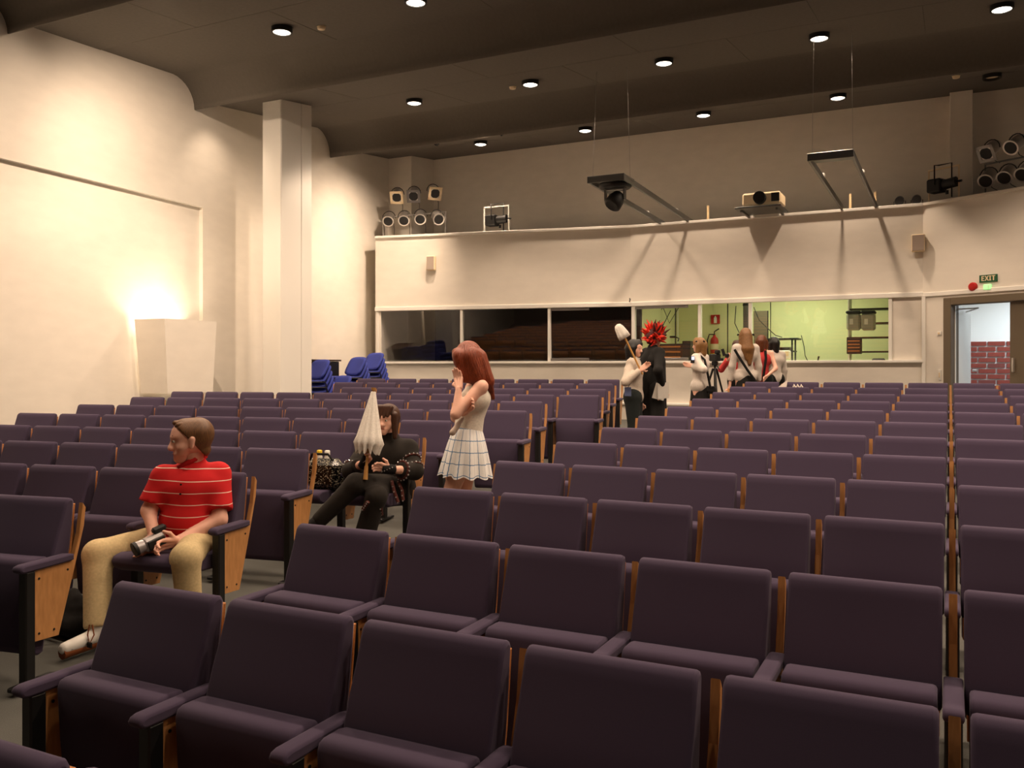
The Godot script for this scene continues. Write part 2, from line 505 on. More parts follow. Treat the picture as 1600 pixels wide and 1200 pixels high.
# ---------------------------------------------------------------- ceiling
const ORD := ["first", "second", "third", "fourth", "fifth", "sixth", "seventh", "eighth", "ninth", "tenth", "eleventh", "twelfth", "thirteenth"]
const BAYNAME := ["bay over stage edge", "bay over front rows", "bay over middle rows", "bay ahead of pillar", "bay behind pillar", "last bay before booth"]
const LIPS := [[-2.9, 4.1], [0.38, 4.1], [3.64, 4.1], [6.9, 4.12], [10.16, 4.08], [13.97, 4.18]]
const BAYS := [[-6.1, 4.2, -3.35, 4.45], [-2.85, 4.2, -0.07, 4.45], [0.43, 4.28, 3.19, 4.5], [3.69, 4.28, 6.45, 4.5], [6.95, 4.31, 9.70, 4.50], [10.21, 4.24, 13.53, 4.66]]
func ceiling() -> void:
	var c := struct("ceiling", "dark grey ceiling of wave-shaped bays")
	var x0 := -12.3
	var x1 := 10.6
	for b in BAYS.size():
		var y: Array = BAYS[b]
		var lp: Array = LIPS[b]
		var p := PackedVector2Array()
		# underside from front to back, then the quarter round down to the lip and up its back
		p.append(Vector2(-y[0], CAM + y[1]))
		p.append(Vector2(-y[2], CAM + y[3]))
		for k in range(1, 9):
			var a := PI * 0.5 * k / 8.0
			p.append(Vector2(-(y[2] + sin(a) * (lp[0] - y[2])), CAM + lp[1] + (y[3] - lp[1]) * cos(a)))
		p.append(Vector2(-(lp[0] + 0.02), CAM + lp[1]))
		p.append(Vector2(-(lp[0] + 0.05), CAM + 5.2))
		p.append(Vector2(-y[0], CAM + 5.2))
		var s := st_new()
		extrude(s, p, x0, x1, 0.0, Transform3D.IDENTITY, true)
		obj("bay", s, M.ceiling_paint, c)
	var q := PackedVector2Array([Vector2(-14.02, CAM + 4.40), Vector2(-17.3, CAM + 4.795), Vector2(-17.3, CAM + 5.2), Vector2(-14.02, CAM + 5.2)])
	var s2 := st_new()
	extrude(s2, q, x0, x1, 0.0, Transform3D.IDENTITY, false)
	obj("bay", s2, M.ceiling_paint, c)
	# boards under the flat part of the bays in view, with open joints
	var flat := [[6.97, 4.31, 9.68, 4.499], [10.23, 4.243, 13.5, 4.656], [14.04, 4.403, 17.2, 4.783]]
	for fb in flat:
		var dv := Vector3(0, fb[3] - fb[1], -(fb[2] - fb[0]))
		var len := dv.length()
		var zb := -dv.normalized()
		var bs := Basis(Vector3.RIGHT, zb.cross(Vector3.RIGHT), zb)
		var sb := st_new()
		bx(sb, Vector3.ZERO, Vector3(2.392, 0.006, len * 0.5 - 0.008))
		var bm := mesh_of(sb, M.ceiling_paint)
		for rw in 2:
			for k in 9:
				var o := inst("board", bm, c)
				var mid := Vector3(-9.9 + 2.4 * k + (1.2 if rw == 1 else 0.0), CAM + fb[1], -fb[0]) + dv * (0.25 + 0.5 * rw)
				o.transform = Transform3D(bs, mid - bs.y * 0.002)
	# lamps
	var cup := st_new()
	lathe(cup, [Vector2(0.0, 0.0), Vector2(0.135, 0.0), Vector2(0.135, -0.09), Vector2(0.112, -0.09), Vector2(0.112, -0.05), Vector2(0, -0.05)], 24)
	var cup_m := mesh_of(cup, M.black_metal)
	var disc := st_new()
	lathe(disc, [Vector2(0.0, -0.05), Vector2(0.111, -0.05), Vector2(0.111, -0.078), Vector2(0.08, -0.092), Vector2(0, -0.098)], 24)
	var disc_m := mesh_of(disc, M.lamp_glow)
	var dead := st_new()
	lathe(dead, [Vector2(0.0, -0.03), Vector2(0.111, -0.03), Vector2(0.111, -0.05), Vector2(0.08, -0.055), Vector2(0, -0.06)], 24)
	var dead_m := mesh_of(dead, M.cream_plastic)
	var rows := [[-0.9, 2.06, -5.72, 5], [2.37, 2.06, -7.78, 8], [5.63, 2.06, -7.78, 8], [8.89, 2.06, -7.78, 8], [12.48, 2.16, -8.06, 8], [15.57, 2.265, -8.47, 8]]
	var bay_of := [1, 2, 3, 4, 5, 6]
	for r in rows.size():
		for k in rows[r][3]:
			var d: float = rows[r][0]
			var y: float
			if r == 5: y = 4.40 + (d - 14.02) * 0.1204
			else:
				var bb: Array = BAYS[bay_of[r]]
				y = bb[1] + (bb[3] - bb[1]) * (d - bb[0]) / (bb[2] - bb[0])
			var off: bool = (r == 5 and k == 4) or r <= 0
			var t := thing("ceiling_lamp", "black round ceiling lamp, %s, %s from the pillar wall, %s" % ["switched off" if off else "lit white", ORD[k], BAYNAME[r]], "ceiling lamp", v3(rows[r][2] + rows[r][1] * k, CAM + y + 0.012, d), 0.0, "ceiling downlights")
			inst("housing", cup_m, t)
			inst("lamp_face", dead_m if off else disc_m, t)
			if off: continue
			var l := SpotLight3D.new()
			l.name = "downlight"
			l.light_energy = 3.4 if r == 1 else 7.4
			l.light_color = Color(1.0, 0.88, 0.765)
			l.spot_angle = 45 if r == 5 else 62
			l.spot_angle_attenuation = 0.3
			l.spot_range = 30
			l.spot_attenuation = 2
			l.light_size = 0.1
			l.shadow_enabled = true
			l.position = Vector3(0, -0.105, 0)
			l.rotation_degrees = Vector3(-90, 0, 0)
			t.add_child(l)

	# spotlights tucked behind the lips, washing the left wall and the pillar
	var can := st_new()
	lathe(can, [Vector2(0.0, 0.0), Vector2(0.05, 0.0), Vector2(0.055, -0.14), Vector2(0.048, -0.14), Vector2(0.046, -0.12), Vector2(0, -0.12)], 16)
	var can_m := mesh_of(can, M.black_metal)
	var lens := st_new()
	lathe(lens, [Vector2(0.0, -0.121), Vector2(0.045, -0.121), Vector2(0.045, -0.128), Vector2(0, -0.13)], 16)
	var lens_m := mesh_of(lens, M.lamp_glow)
	for w in [[-7.4, 3.75, v3(-10.1, CAM + 1.6, 5.2), 10.0], [-7.4, 7.08, v3(wall_l(8.1), CAM + 1.9, 8.1), 8.0], [-7.9, 7.08, v3(wall_l(9.9), CAM + 1.6, 10.0), 9.0], [-9.95, 10.36, v3(wall_l(10.8), CAM + 2.2, 10.7), 0.9], [-7.2, 14.18, v3(wall_l(13.0), CAM + 1.2, 13.0), 11.0], [-8.6, 14.18, v3(wall_l(15.2), CAM + 1.6, 14.8), 8.0]]:
		var from := v3(w[0], CAM + 4.33, w[1])
		var dirn: Vector3 = (w[2] - from).normalized()
		var t := thing("wall_washer", "small black spotlight behind a ceiling lip aimed at the pillar-side wall", "spotlight", from, 0.0, "wall washing spotlights")
		t.basis = Basis(Quaternion(Vector3.DOWN, dirn))
		inst("housing", can_m, t)
		inst("lamp_lens", lens_m, t)
		var l := SpotLight3D.new()
		l.name = "wash"
		l.light_energy = w[3]
		l.light_color = Color(1.0, 0.88, 0.765)
		l.spot_angle = 46
		l.spot_angle_attenuation = 1.0
		l.spot_range = 30
		l.spot_attenuation = 2
		l.light_size = 0.05
		l.shadow_enabled = true
		l.position = Vector3(0, -0.15, 0)
		l.rotation_degrees = Vector3(-90, 0, 0)
		t.add_child(l)

# ---------------------------------------------------------------- control booth at the back
const E0 := Vector2(-10.75, 15.16)
const KN := Vector2(-5.52, 16.2)
const EM := Vector2(-0.40, 16.2)
const WTOP := CAM + 1.20
const WSILL := CAM + 0.14
const BTOP := CAM + 2.76
func lerp2(a: Vector2, b: Vector2, x: float) -> Vector2:
	# the point of the line a-b that lies on the photo column x
	var t := (x - 800.0) / FPX
	var k := (t * cos(YAW) - sin(YAW)) / (cos(YAW) + t * sin(YAW))
	var d := b - a
	var u := (k * a.y - a.x) / (d.x - k * d.y)
	return a + d * u
func booth() -> void:
	var fl := 0.0525 * 14.4
	var segs := [[E0, KN, "wall_booth_left", "white booth wall with dark windows"], [KN, EM, "wall_booth_right", "white booth wall with lit windows"]]
	for sg in segs:
		var a: Vector2 = sg[0]
		var b: Vector2 = sg[1]
		var n := struct(sg[2], sg[3])
		var s := st_new()
		slab(s, a, b, WTOP + 0.02, BTOP - 0.04, 0.12)
		obj("upper_panel", s, M.wall_paint, n)
		s = st_new()
		slab(s, a, b, fl - 0.1, WSILL - 0.03, 0.12)
		obj("lower_panel", s, M.wall_paint, n)
		var nn := Vector2(-(b - a).y, (b - a).x).normalized()
		for tr in [["top_ledge", BTOP - 0.05, BTOP, 0.05, 0.3], ["head_trim", WTOP - 0.005, WTOP + 0.075, 0.04, 0.1], ["sill", WSILL - 0.045, WSILL, 0.07, 0.2], ["skirting_ledge", CAM - 0.70, CAM - 0.655, 0.08, 0.2]]:
			s = st_new()
			slab(s, a - nn * tr[3], b - nn * tr[3], tr[1], tr[2], tr[4], 0.006)
			obj(tr[0], s, M.white_paint, n)
		s = st_new()
		slab(s, a - nn * 0.03, b - nn * 0.03, fl - 0.05, CAM - 0.70, 0.1)
		obj("skirting_board", s, M.wall_paint, n)
	# left end of the booth and its roof
	var e := struct("wall_booth_end")
	var s3 := st_new()
	slab(s3, Vector2(-11.3, 17.0), E0, fl - 0.1, BTOP, 0.12)
	obj("end_panel", s3, M.wall_paint, e)
	var rf := struct("booth_roof")
	var roof := PackedVector2Array([E0, KN, EM, EM + Vector2(3.6, -2.08), Vector2(3.6, 17.5), Vector2(-11.6, 17.5)])
	s3 = st_new()
	var idx := Geometry2D.triangulate_polygon(roof)
	for t in range(0, idx.size(), 3):
		var p := []
		for k in 3: p.append(v3(roof[idx[t + k]].x, BTOP - 0.06, roof[idx[t + k]].y + 0.01))
		tri(s3, p[0], p[1], p[2], Vector3.UP)
		tri(s3, p[0] - Vector3(0, 0.05, 0), p[1] - Vector3(0, 0.05, 0), p[2] - Vector3(0, 0.05, 0), Vector3.DOWN)
	obj("slab", s3, M.booth_grey, rf)
	# booth room: back wall, dark half, partition, ceiling
	var br := struct("wall_booth_back")
	s3 = st_new()
	slab(s3, Vector2(-5.3, 18.6), Vector2(-0.2, 18.6), fl - 0.1, CAM + 1.9, 0.1)
	obj("green_wall", s3, M.booth_green, br)
	s3 = st_new()
	slab(s3, Vector2(-12.2, 18.6), Vector2(-5.3, 18.6), fl - 0.1, CAM + 2.6, 0.1)
	slab(s3, Vector2(-5.34, 16.35), Vector2(-5.34, 18.6), fl - 0.1, CAM + 2.6, 0.04)
	obj("grey_wall", s3, M.booth_grey, br)
	s3 = st_new()
	slab(s3, Vector2(-0.25, 16.34), Vector2(-0.25, 18.6), fl - 0.1, CAM + 1.9, -0.1)
	slab(s3, Vector2(-5.33, 18.6), Vector2(-5.33, 16.35), fl - 0.1, CAM + 1.9, -0.03)
	obj("green_side_wall", s3, M.booth_green, br)
	s3 = st_new()
	bx(s3, v3(-2.8, CAM + 1.85, 17.5), Vector3(5.2, 0.06, 2.3))
	obj("booth_ceiling", s3, M.white_paint, br)
	# windows
	var win := [[E0, KN, 590, 721, 1, 0], [E0, KN, 721, 858, 2, 0], [E0, KN, 858, 989, 3, 1], [KN, EM, 990, 1093, 4, 1], [KN, EM, 1093, 1172, 5, 0], [KN, EM, 1172, 1391, 6, 0]]
	for w in win:
		var pa := lerp2(w[0], w[1], w[2])
		var pb := lerp2(w[0], w[1], w[3])
		var dv: Vector2 = (pb - pa).normalized()
		var nn := Vector2(-dv.y, dv.x)
		var wd := struct("window_%d" % w[4])
		for k in (2 if w[4] == 3 or w[4] == 6 else 1):
			var q := pa if k == 0 else pb
			var s := st_new()
			slab(s, q - dv * 0.028 - nn * 0.01, q + dv * 0.028 - nn * 0.01, WSILL, WTOP, 0.1, 0.004)
			obj("mullion", s, M.white_paint, wd)
		var s4 := st_new()
		var pm := (pa + pb) * 0.5 + nn * 0.06
		var up := Vector3(-nn.x * 0.09, 1, nn.y * 0.09).normalized()
		var ux := Vector3(dv.x, 0, -dv.y)
		bx(s4, Vector3.ZERO, Vector3((pb - pa).length() - 0.06, WTOP - WSILL, 0.006), 0.0, Transform3D(Basis(ux, up, ux.cross(up)), v3(pm.x, (WSILL + WTOP) * 0.5, pm.y)))
		obj("pane", s4, M.glass, wd)
		if w[5] == 1:
			var pc := lerp2(w[0], w[1], 920 if w[4] == 3 else 1075)
			for yy in [[WSILL, WSILL + 0.06], [WTOP - 0.06, WTOP]]:
				s4 = st_new()
				slab(s4, pa + dv * 0.03, pc, yy[0], yy[1], 0.04, 0.004)
				obj("sliding_rail", s4, M.aluminium, wd)
	# solid bay right of the last window
	var sa := lerp2(KN, EM, 1391)
	var so := struct("trim_1", "white panel between the booth window and the door")
	s3 = st_new()
	slab(s3, sa + Vector2(0.03, 0.03), EM + Vector2(0, 0.03), WSILL, WTOP, 0.1)
	obj("panel", s3, M.wall_paint, so)
	# light of the booth
	var t := thing("booth_tube_lamp", "fluorescent lamp on the ceiling of the lit booth", "ceiling lamp", v3(-2.6, CAM + 1.79, 17.3))
	box_part("housing", t, Vector3.ZERO, Vector3(1.5, 0.05, 0.16), "white_plastic", 0.01)
	var tb := st_new()
	bx(tb, Vector3(0, -0.04, 0), Vector3(1.4, 0.03, 0.12), 0.01)
	obj("lamp_tube", tb, glow("tube_glow", Color(0.95, 1.0, 0.85), 3.0), t)
	var l := AreaLight3D.new()
	l.name = "tube_light"
	l.area_size = Vector2(1.4, 0.12)
	l.area_range = 20.0
	l.light_energy = 3.2
	l.light_color = Color(0.97, 1.0, 0.84)
	l.shadow_enabled = true
	l.position = Vector3(0, -0.07, 0)
	l.rotation_degrees = Vector3(-90, 0, 0)
	t.add_child(l)

const XU := Vector2(0.866, -0.5)
func xw(t: float) -> Vector2: return EM + XU * t
func exit_wall() -> void:
	var fl := 0.0525 * 14.4
	var n := struct("wall_exit", "cream wall above and beside the exit doors")
	var head := CAM + 1.03
	var s := st_new()
	slab(s, xw(0), xw(4.2), head + 0.12, BTOP, 0.2)
	slab(s, xw(0), xw(0.36), fl - 0.1, head + 0.12, 0.2)
	slab(s, xw(2.42), xw(4.2), fl - 0.1, head + 0.12, 0.2)
	obj("plaster", s, M.wall_paint, n)
	s = st_new()
	var nn := Vector2(0.5, 0.866)
	slab(s, xw(0) - nn * 0.04, xw(4.2) - nn * 0.04, BTOP - 0.05, BTOP, 0.3, 0.006)
	obj("top_ledge", s, M.wall_paint, n)
	s = st_new()
	slab(s, xw(0) - nn * 0.03, xw(4.2) - nn * 0.03, WTOP - 0.01, WTOP + 0.06, 0.1, 0.006)
	obj("head_trim", s, M.white_paint, n)
	s = st_new()
	slab(s, EM + Vector2(-0.02, -0.05), EM + Vector2(0.04, -0.05), fl, WTOP + 0.02, 0.2, 0.006)
	obj("corner_trim", s, M.white_paint, n)
	# double door: the left leaf stands open into the corridor, the right one is shut
	var d := struct("door_1", "grey-brown double door, left leaf open to the corridor")
	for fr in [[0.36, 0.49, fl, head + 0.12], [2.29, 2.42, fl, head + 0.12], [0.49, 2.29, head, head + 0.12]]:
		s = st_new()
		slab(s, xw(fr[0]) - nn * 0.02, xw(fr[1]) - nn * 0.02, fr[2], fr[3], 0.24, 0.008)
		obj("frame", s, M.grey_brown, d)
	s = st_new()
	slab(s, xw(1.395) + nn * 0.04, xw(2.285) + nn * 0.04, fl + 0.01, head - 0.005, 0.05, 0.004)
	var lf := obj("leaf", s, M.grey_brown, d)
	s = st_new()
	slab(s, xw(1.45) - nn * 0.02, xw(1.475) - nn * 0.02, fl + 0.98, fl + 1.2, 0.05, 0.006)
	obj("handle", s, M.chrome, lf)
	# open leaf hinged at t = 0.5, turned into the corridor
	var hin := xw(0.50) + nn * 0.10
	var od := Vector2(0.275, 0.96).normalized()
	s = st_new()
	slab(s, hin, hin + od * 0.87, fl + 0.01, head - 0.01, 0.045, 0.004)
	var ol := obj("leaf", s, M.white_plastic, d)
	s = st_new()
	slab(s, hin + od * 0.80 - Vector2(-0.05, 0.02), hin + od * 0.84 - Vector2(-0.10, 0.02), fl + 0.98, fl + 1.02, 0.03, 0.005)
	obj("handle", s, M.chrome, ol)
	s = st_new()
	tube(s, [v3(hin.x + 0.03, head - 0.06, hin.y + 0.12), v3(hin.x + 0.33, head - 0.05, hin.y + 0.10), v3(hin.x + 0.16, head - 0.09, hin.y + 0.45)], 0.012, 6)
	obj("door_closer", s, M.chrome, ol)
	# corridor
	var c := struct("wall_corridor", "brick wall of the corridor with white wall above")
	var bd := 19.6
	s = st_new()
	slab(s, Vector2(-0.6, bd), Vector2(3.4, bd), fl - 0.1, CAM + 0.525, 0.1)
	obj("mortar_bed", s, M.mortar, c)
	s = st_new()
	slab(s, Vector2(-0.6, bd + 0.02), Vector2(3.4, bd + 0.02), CAM + 0.525, CAM + 1.7, 0.1)
	obj("white_wall", s, M.white_paint, c)
	s = st_new()
	bx(s, Vector3.ZERO, Vector3(0.295, 0.082, 0.05), 0.004)
	var ms := [mesh_of(s, M.brick_red)]
	s = st_new()
	bx(s, Vector3.ZERO, Vector3(0.295, 0.082, 0.05), 0.004)
	ms.append(mesh_of(s, M.brick_dark))
	var y := CAM + 0.525 - 0.04
	var row := 0
	while y > fl - 0.05:
		for k in 7:
			var b := inst("brick", ms[1 if rng.randf() < 0.14 else 0], c)
			b.position = v3(-0.15 + 0.322 * k + (0.161 if row % 2 == 1 else 0.0), y, bd - 0.012 + rng.randf() * 0.004)
		y -= 0.108
		row += 1
	s = st_new()
	slab(s, Vector2(-0.12, 16.5), Vector2(-0.12, 19.7), fl - 0.1, CAM + 1.7, -0.08)
	slab(s, Vector2(3.3, 19.7), Vector2(3.3, 15.0), fl - 0.1, CAM + 1.7, -0.08)
	obj("side_wall", s, M.white_paint, c)
	s = st_new()
	bx(s, v3(1.6, CAM + 1.68, 17.9), Vector3(3.6, 0.06, 3.6))
	obj("corridor_ceiling", s, M.white_paint, c)
	var t := thing("corridor_lamp", "white lamp on the corridor ceiling beyond the door", "ceiling lamp", v3(1.7, CAM + 1.61, 18.2))
	box_part("housing", t, Vector3.ZERO, Vector3(0.9, 0.05, 0.3), "white_plastic", 0.01)
	s = st_new()
	bx(s, Vector3(0, -0.04, 0), Vector3(0.84, 0.03, 0.24), 0.01)
	obj("lamp_panel", s, glow("corridor_glow", Color(0.92, 0.96, 1.0), 4.0), t)
	var l := AreaLight3D.new()
	l.name = "corridor_light"
	l.area_size = Vector2(0.84, 0.24)
	l.area_range = 20.0
	l.light_energy = 6.0
	l.light_color = Color(0.90, 0.95, 1.0)
	l.shadow_enabled = true
	l.position = Vector3(0, -0.07, 0)
	l.rotation_degrees = Vector3(-90, 0, 0)
	t.add_child(l)

# ---------------------------------------------------------------- seats
func chairs() -> void:
	# meshes shared by all seats
	var s := st_new()
	var back := PackedVector2Array([Vector2(-0.048, 0.868), Vector2(-0.040, 0.884), Vector2(-0.022, 0.890), Vector2(-0.002, 0.884), Vector2(0.012, 0.868), Vector2(0.022, 0.84), Vector2(0.046, 0.77), Vector2(0.078, 0.69), Vector2(0.108, 0.60), Vector2(0.118, 0.54), Vector2(0.105, 0.515), Vector2(0.02, 0.51), Vector2(0.0, 0.53), Vector2(-0.02, 0.63), Vector2(-0.036, 0.75)])
	extrude(s, back, -0.248, 0.248, 0.014)
	var m_back := mesh_of(s, M.seat_fabric)
	s = st_new()
	extrude(s, PackedVector2Array([Vector2(-0.049, 0.855), Vector2(-0.037, 0.75), Vector2(-0.021, 0.63), Vector2(-0.001, 0.53), Vector2(0.02, 0.40), Vector2(0.006, 0.40), Vector2(-0.016, 0.53), Vector2(-0.036, 0.63), Vector2(-0.052, 0.75), Vector2(-0.064, 0.855)]), -0.24, 0.24, 0.004)
	var m_shell := mesh_of(s, M.plywood_back)
	s = st_new()
	extrude(s, PackedVector2Array([Vector2(0.110, 0.585), Vector2(0.120, 0.606), Vector2(0.145, 0.612), Vector2(0.215, 0.612), Vector2(0.238, 0.604), Vector2(0.248, 0.58), Vector2(0.238, 0.40), Vector2(0.215, 0.16), Vector2(0.205, 0.125), Vector2(0.175, 0.115), Vector2(0.145, 0.125), Vector2(0.135, 0.17), Vector2(0.115, 0.40)]), -0.235, 0.235, 0.014)
	var m_seat_up := mesh_of(s, M.seat_fabric)
	s = st_new()
	extrude(s, PackedVector2Array([Vector2(0.10, 0.40), Vector2(0.10, 0.46), Vector2(0.13, 0.475), Vector2(0.30, 0.465), Vector2(0.50, 0.478), Vector2(0.55, 0.468), Vector2(0.57, 0.44), Vector2(0.55, 0.40), Vector2(0.50, 0.375), Vector2(0.20, 0.36)]), -0.235, 0.235, 0.014)
	var m_seat_down := mesh_of(s, M.seat_fabric)
	s = st_new()
	extrude(s, PackedVector2Array([Vector2(0.02, 0.575), Vector2(0.02, 0.606), Vector2(0.05, 0.612), Vector2(0.33, 0.612), Vector2(0.352, 0.606), Vector2(0.362, 0.592), Vector2(0.355, 0.577), Vector2(0.34, 0.57), Vector2(0.05, 0.572)]), -0.03, 0.03, 0.01)
	var m_arm := mesh_of(s, M.seat_fabric)
	s = st_new()
	bx(s, Vector3(0, 0.285, 0.295), Vector3(0.05, 0.575, 0.06), 0.006)
	var m_post := mesh_of(s, M.black_metal)
	s = st_new()
	bx(s, Vector3(0, 0.012, 0.26), Vector3(0.06, 0.024, 0.26), 0.006)
	var m_foot := mesh_of(s, M.black_metal)
	s = st_new()
	extrude(s, PackedVector2Array([Vector2(0.262, 0.572), Vector2(0.262, 0.215), Vector2(0.108, 0.205), Vector2(-0.008, 0.56), Vector2(-0.064, 0.74), Vector2(-0.076, 0.835), Vector2(-0.056, 0.862), Vector2(-0.03, 0.70), Vector2(0.012, 0.574)]), -0.013, 0.013, 0.003, Transform3D.IDENTITY, false)
	var m_side := mesh_of(s, M.beech)
	s = st_new()
	for p in [Vector2(0.235, 0.525), Vector2(0.05, 0.53), Vector2(0.235, 0.25), Vector2(0.14, 0.245)]:
		tube(s, [Vector3(0.012, p.y, p.x), Vector3(0.016, p.y, p.x)], 0.006, 8)
		tube(s, [Vector3(-0.012, p.y, p.x), Vector3(-0.016, p.y, p.x)], 0.006, 8)
	var m_screw := mesh_of(s, M.black_metal)
	var kit := {"back": m_back, "shell": m_shell, "up": m_seat_up, "down": m_seat_down, "arm": m_arm, "post": m_post, "foot": m_foot, "side": m_side, "screw": m_screw}
	# right block: straight rows
	for r in range(0, 13):
		var d := 2.2444 + 1.0132 * (r - 1)
		for j in range(0, 9):
			if r == 0 and (j < 1 or j > 3): continue
			if r <= 2 and j > 6: continue
			var l := 0.0102 + 0.56 * (j - 5) + 0.28
			seat(kit, l, d, 0.0, false, j == 8 or (j == 6 and r <= 2) or (r == 0 and j == 3), 1.0, "door-side block", r, j)
	# left block: rows turned towards the stage, alternate rows shifted
	var lr := [[2, 3.10, -4.16, 5], [3, 4.07, -3.86, 7], [4, 5.01, -4.15, 8], [5, 6.02, -3.85, 9], [6, 6.98, -4.11, 9], [7, 8.03, -3.84, 10], [8, 9.03, -4.12, 10], [9, 10.02, -3.81, 11], [10, 10.96, -4.07, 7], [11, 11.95, -4.34, 8], [12, 12.84, -4.55, 8]]
	var dir := Vector2(-1, -0.17).normalized()
	for row in lr:
		for k in row[3]:
			var p: Vector2 = Vector2(row[2], row[1]) + dir * (0.565 * (k + 0.5) - 0.03)
			var down: bool = (row[0] == 3 and k == 0) or (row[0] == 5 and k <= 1)
			seat(kit, p.x, p.y, -atan(0.17), down, k == 0, 1.009, "pillar-side block", row[0], k)

func seat(kit: Dictionary, l: float, d: float, turn: float, down: bool, last: bool, wide: float, block: String, row: int, k: int) -> void:
	var t := thing("auditorium_seat", "purple %sseat, %s from the centre aisle, %s row before the booth, %s" % ["open " if down else "folded ", ORD[k], ORD[12 - row], block], "seat", v3(l, floor_y(l, d), d), -turn, "seats of the " + block)
	inst("back_shell", kit.shell, inst("backrest", kit.back, t))
	inst("seat_cushion", kit.down if down else kit.up, t)
	for sd in ([-1, 1] if last else [-1]):
		var x: float = 0.28 * sd * wide
		for p in ["arm", "post", "foot", "side"]:
			var o := inst({"arm": "armrest", "post": "post", "foot": "foot", "side": "side_panel"}[p], kit[p], t)
			o.position.x = x
			if p == "side": inst("screws", kit.screw, o)

# ---------------------------------------------------------------- fittings on the ceiling, the ledge and the walls
func pz(x: float, y: float, z: float) -> Vector3:   # a photo pixel at distance z along the view
	var r := Vector3(cos(YAW), 0, -sin(YAW))
	var b := Vector3(sin(YAW), 0, cos(YAW))
	return Vector3(0, CAM, 0) + r * ((x - 800.0) * z / FPX) + Vector3.UP * ((HOR - y) * z / FPX) - b * z
func on_line(a: Vector2, b: Vector2, x: float, y: float) -> Vector3:
	var p := lerp2(a, b, x)
	return v3(p.x, CAM + (HOR - y) * (p.y * cos(YAW) - p.x * sin(YAW)) / FPX, p.y)
func on_bay(x: float, y: float, b: int) -> Vector3:
	var lo := 5.0
	var hi := 18.0
	for i in 40:
		var d := (lo + hi) * 0.5
		var p := at(x, y, d)
		var h: float = (4.40 + (d - 14.02) * 0.1204) if b == 6 else BAYS[b][1] + (BAYS[b][3] - BAYS[b][1]) * (d - BAYS[b][0]) / (BAYS[b][2] - BAYS[b][0])
		if p.y - CAM < h: lo = d
		else: hi = d
	return at(x, y, lo)
func par_can(t: Node3D, rt: Transform3D, gel: String) -> void:
	# body axis = local -y (the beam)
	var s := st_new()
	lathe(s, [Vector2(0, 0.20), Vector2(0.05, 0.195), Vector2(0.085, 0.16), Vector2(0.10, 0.10), Vector2(0.105, -0.14), Vector2(0.122, -0.15), Vector2(0.122, -0.165), Vector2(0.098, -0.165), Vector2(0.095, -0.05), Vector2(0, -0.04)], 20, rt)
	var b := obj("can", s, M.chrome, t)
	s = st_new()
	lathe(s, [Vector2(0, -0.155), Vector2(0.098, -0.158), Vector2(0.098, -0.166), Vector2(0, -0.16)], 20, rt)
	obj("front_lens", s, M.dark_plastic, b)
	if gel != "":
		s = st_new()
		for k in 4:
			var o := Vector3(0.115, -0.172, 0).rotated(Vector3.UP, PI * 0.5 * k)
			bx(s, o, Vector3(0.05, 0.006, 0.28) if k % 2 == 0 else Vector3(0.28, 0.006, 0.05), 0.001, rt)
		obj("gel_frame", s, M[gel], b)
	s = st_new()
	var y := []
	for k in 9:
		var a := PI * k / 8.0
		y.append(rt.origin + rt.basis.x * cos(a) * 0.14 + Vector3.UP * sin(a) * 0.15)
	tube(s, y, 0.009, 6)
	obj("yoke", s, M.black_metal, t)
func aim(origin: Vector3, target: Vector3) -> Transform3D:
	var y := (origin - target).normalized()
	var x := Vector3.UP.cross(y).normalized()
	return Transform3D(Basis(x, y, x.cross(y)), origin)
func cable(parent: Node, called: String, pts: Array, r: float, m: String) -> void:
	var s := st_new()
	tube(s, pts, r, 5)
	obj(called, s, M[m], parent)
func open_frame(t: Node, a: Vector3, b: Vector3, h: float, w: float, m: String, bottom := false) -> void:
	# rectangular frame standing on a-b
	for p in [a, b]: box_part("upright", t, p + Vector3(0, h * 0.5, 0), Vector3(w, h, w), m, 0.003)
	var s := st_new()
	var d := (b - a).normalized()
	var xf := Transform3D(Basis(d, Vector3.UP, d.cross(Vector3.UP)), (a + b) * 0.5)
	bx(s, Vector3(0, h, 0), Vector3((b - a).length() + w, w, w), 0.003, xf)
	obj("top_bar", s, M[m], t)
	if bottom:
		s = st_new()
		bx(s, Vector3(0, w * 0.5, 0), Vector3((b - a).length() - w, w, w), 0.003, xf)
		obj("bottom_bar", s, M[m], t)
func profile_spot(t: Node, c: Vector3, side: Vector3) -> void:
	var s := st_new()
	var d := side.normalized()
	var xf := Transform3D(Basis(d, Vector3.UP, d.cross(Vector3.UP)), c)
	bx(s, Vector3(-0.10, 0, 0), Vector3(0.24, 0.22, 0.22), 0.02, xf)
	tube(s, [xf * Vector3(0.02, 0, 0), xf * Vector3(0.24, 0.02, 0)], 0.085, 12)
	obj("body", s, M.dark_plastic, t)
	s = st_new()
	tube(s, [xf * Vector3(0.24, 0.02, 0), xf * Vector3(0.33, 0.02, 0)], 0.02, 8)
	tube(s, [xf * Vector3(0.08, -0.10, 0), xf * Vector3(0.08, -0.16, 0)], 0.025, 8)
	obj("knob", s, M.black_metal, t)
	cable(t, "yoke", [xf * Vector3(-0.06, 0.0, 0.13), xf * Vector3(-0.06, 0.32, 0.13), xf * Vector3(-0.06, 0.34, 0.0), xf * Vector3(0.16, 0.34, 0.0), xf * Vector3(0.16, -0.22, 0.0)], 0.012, "black_metal")

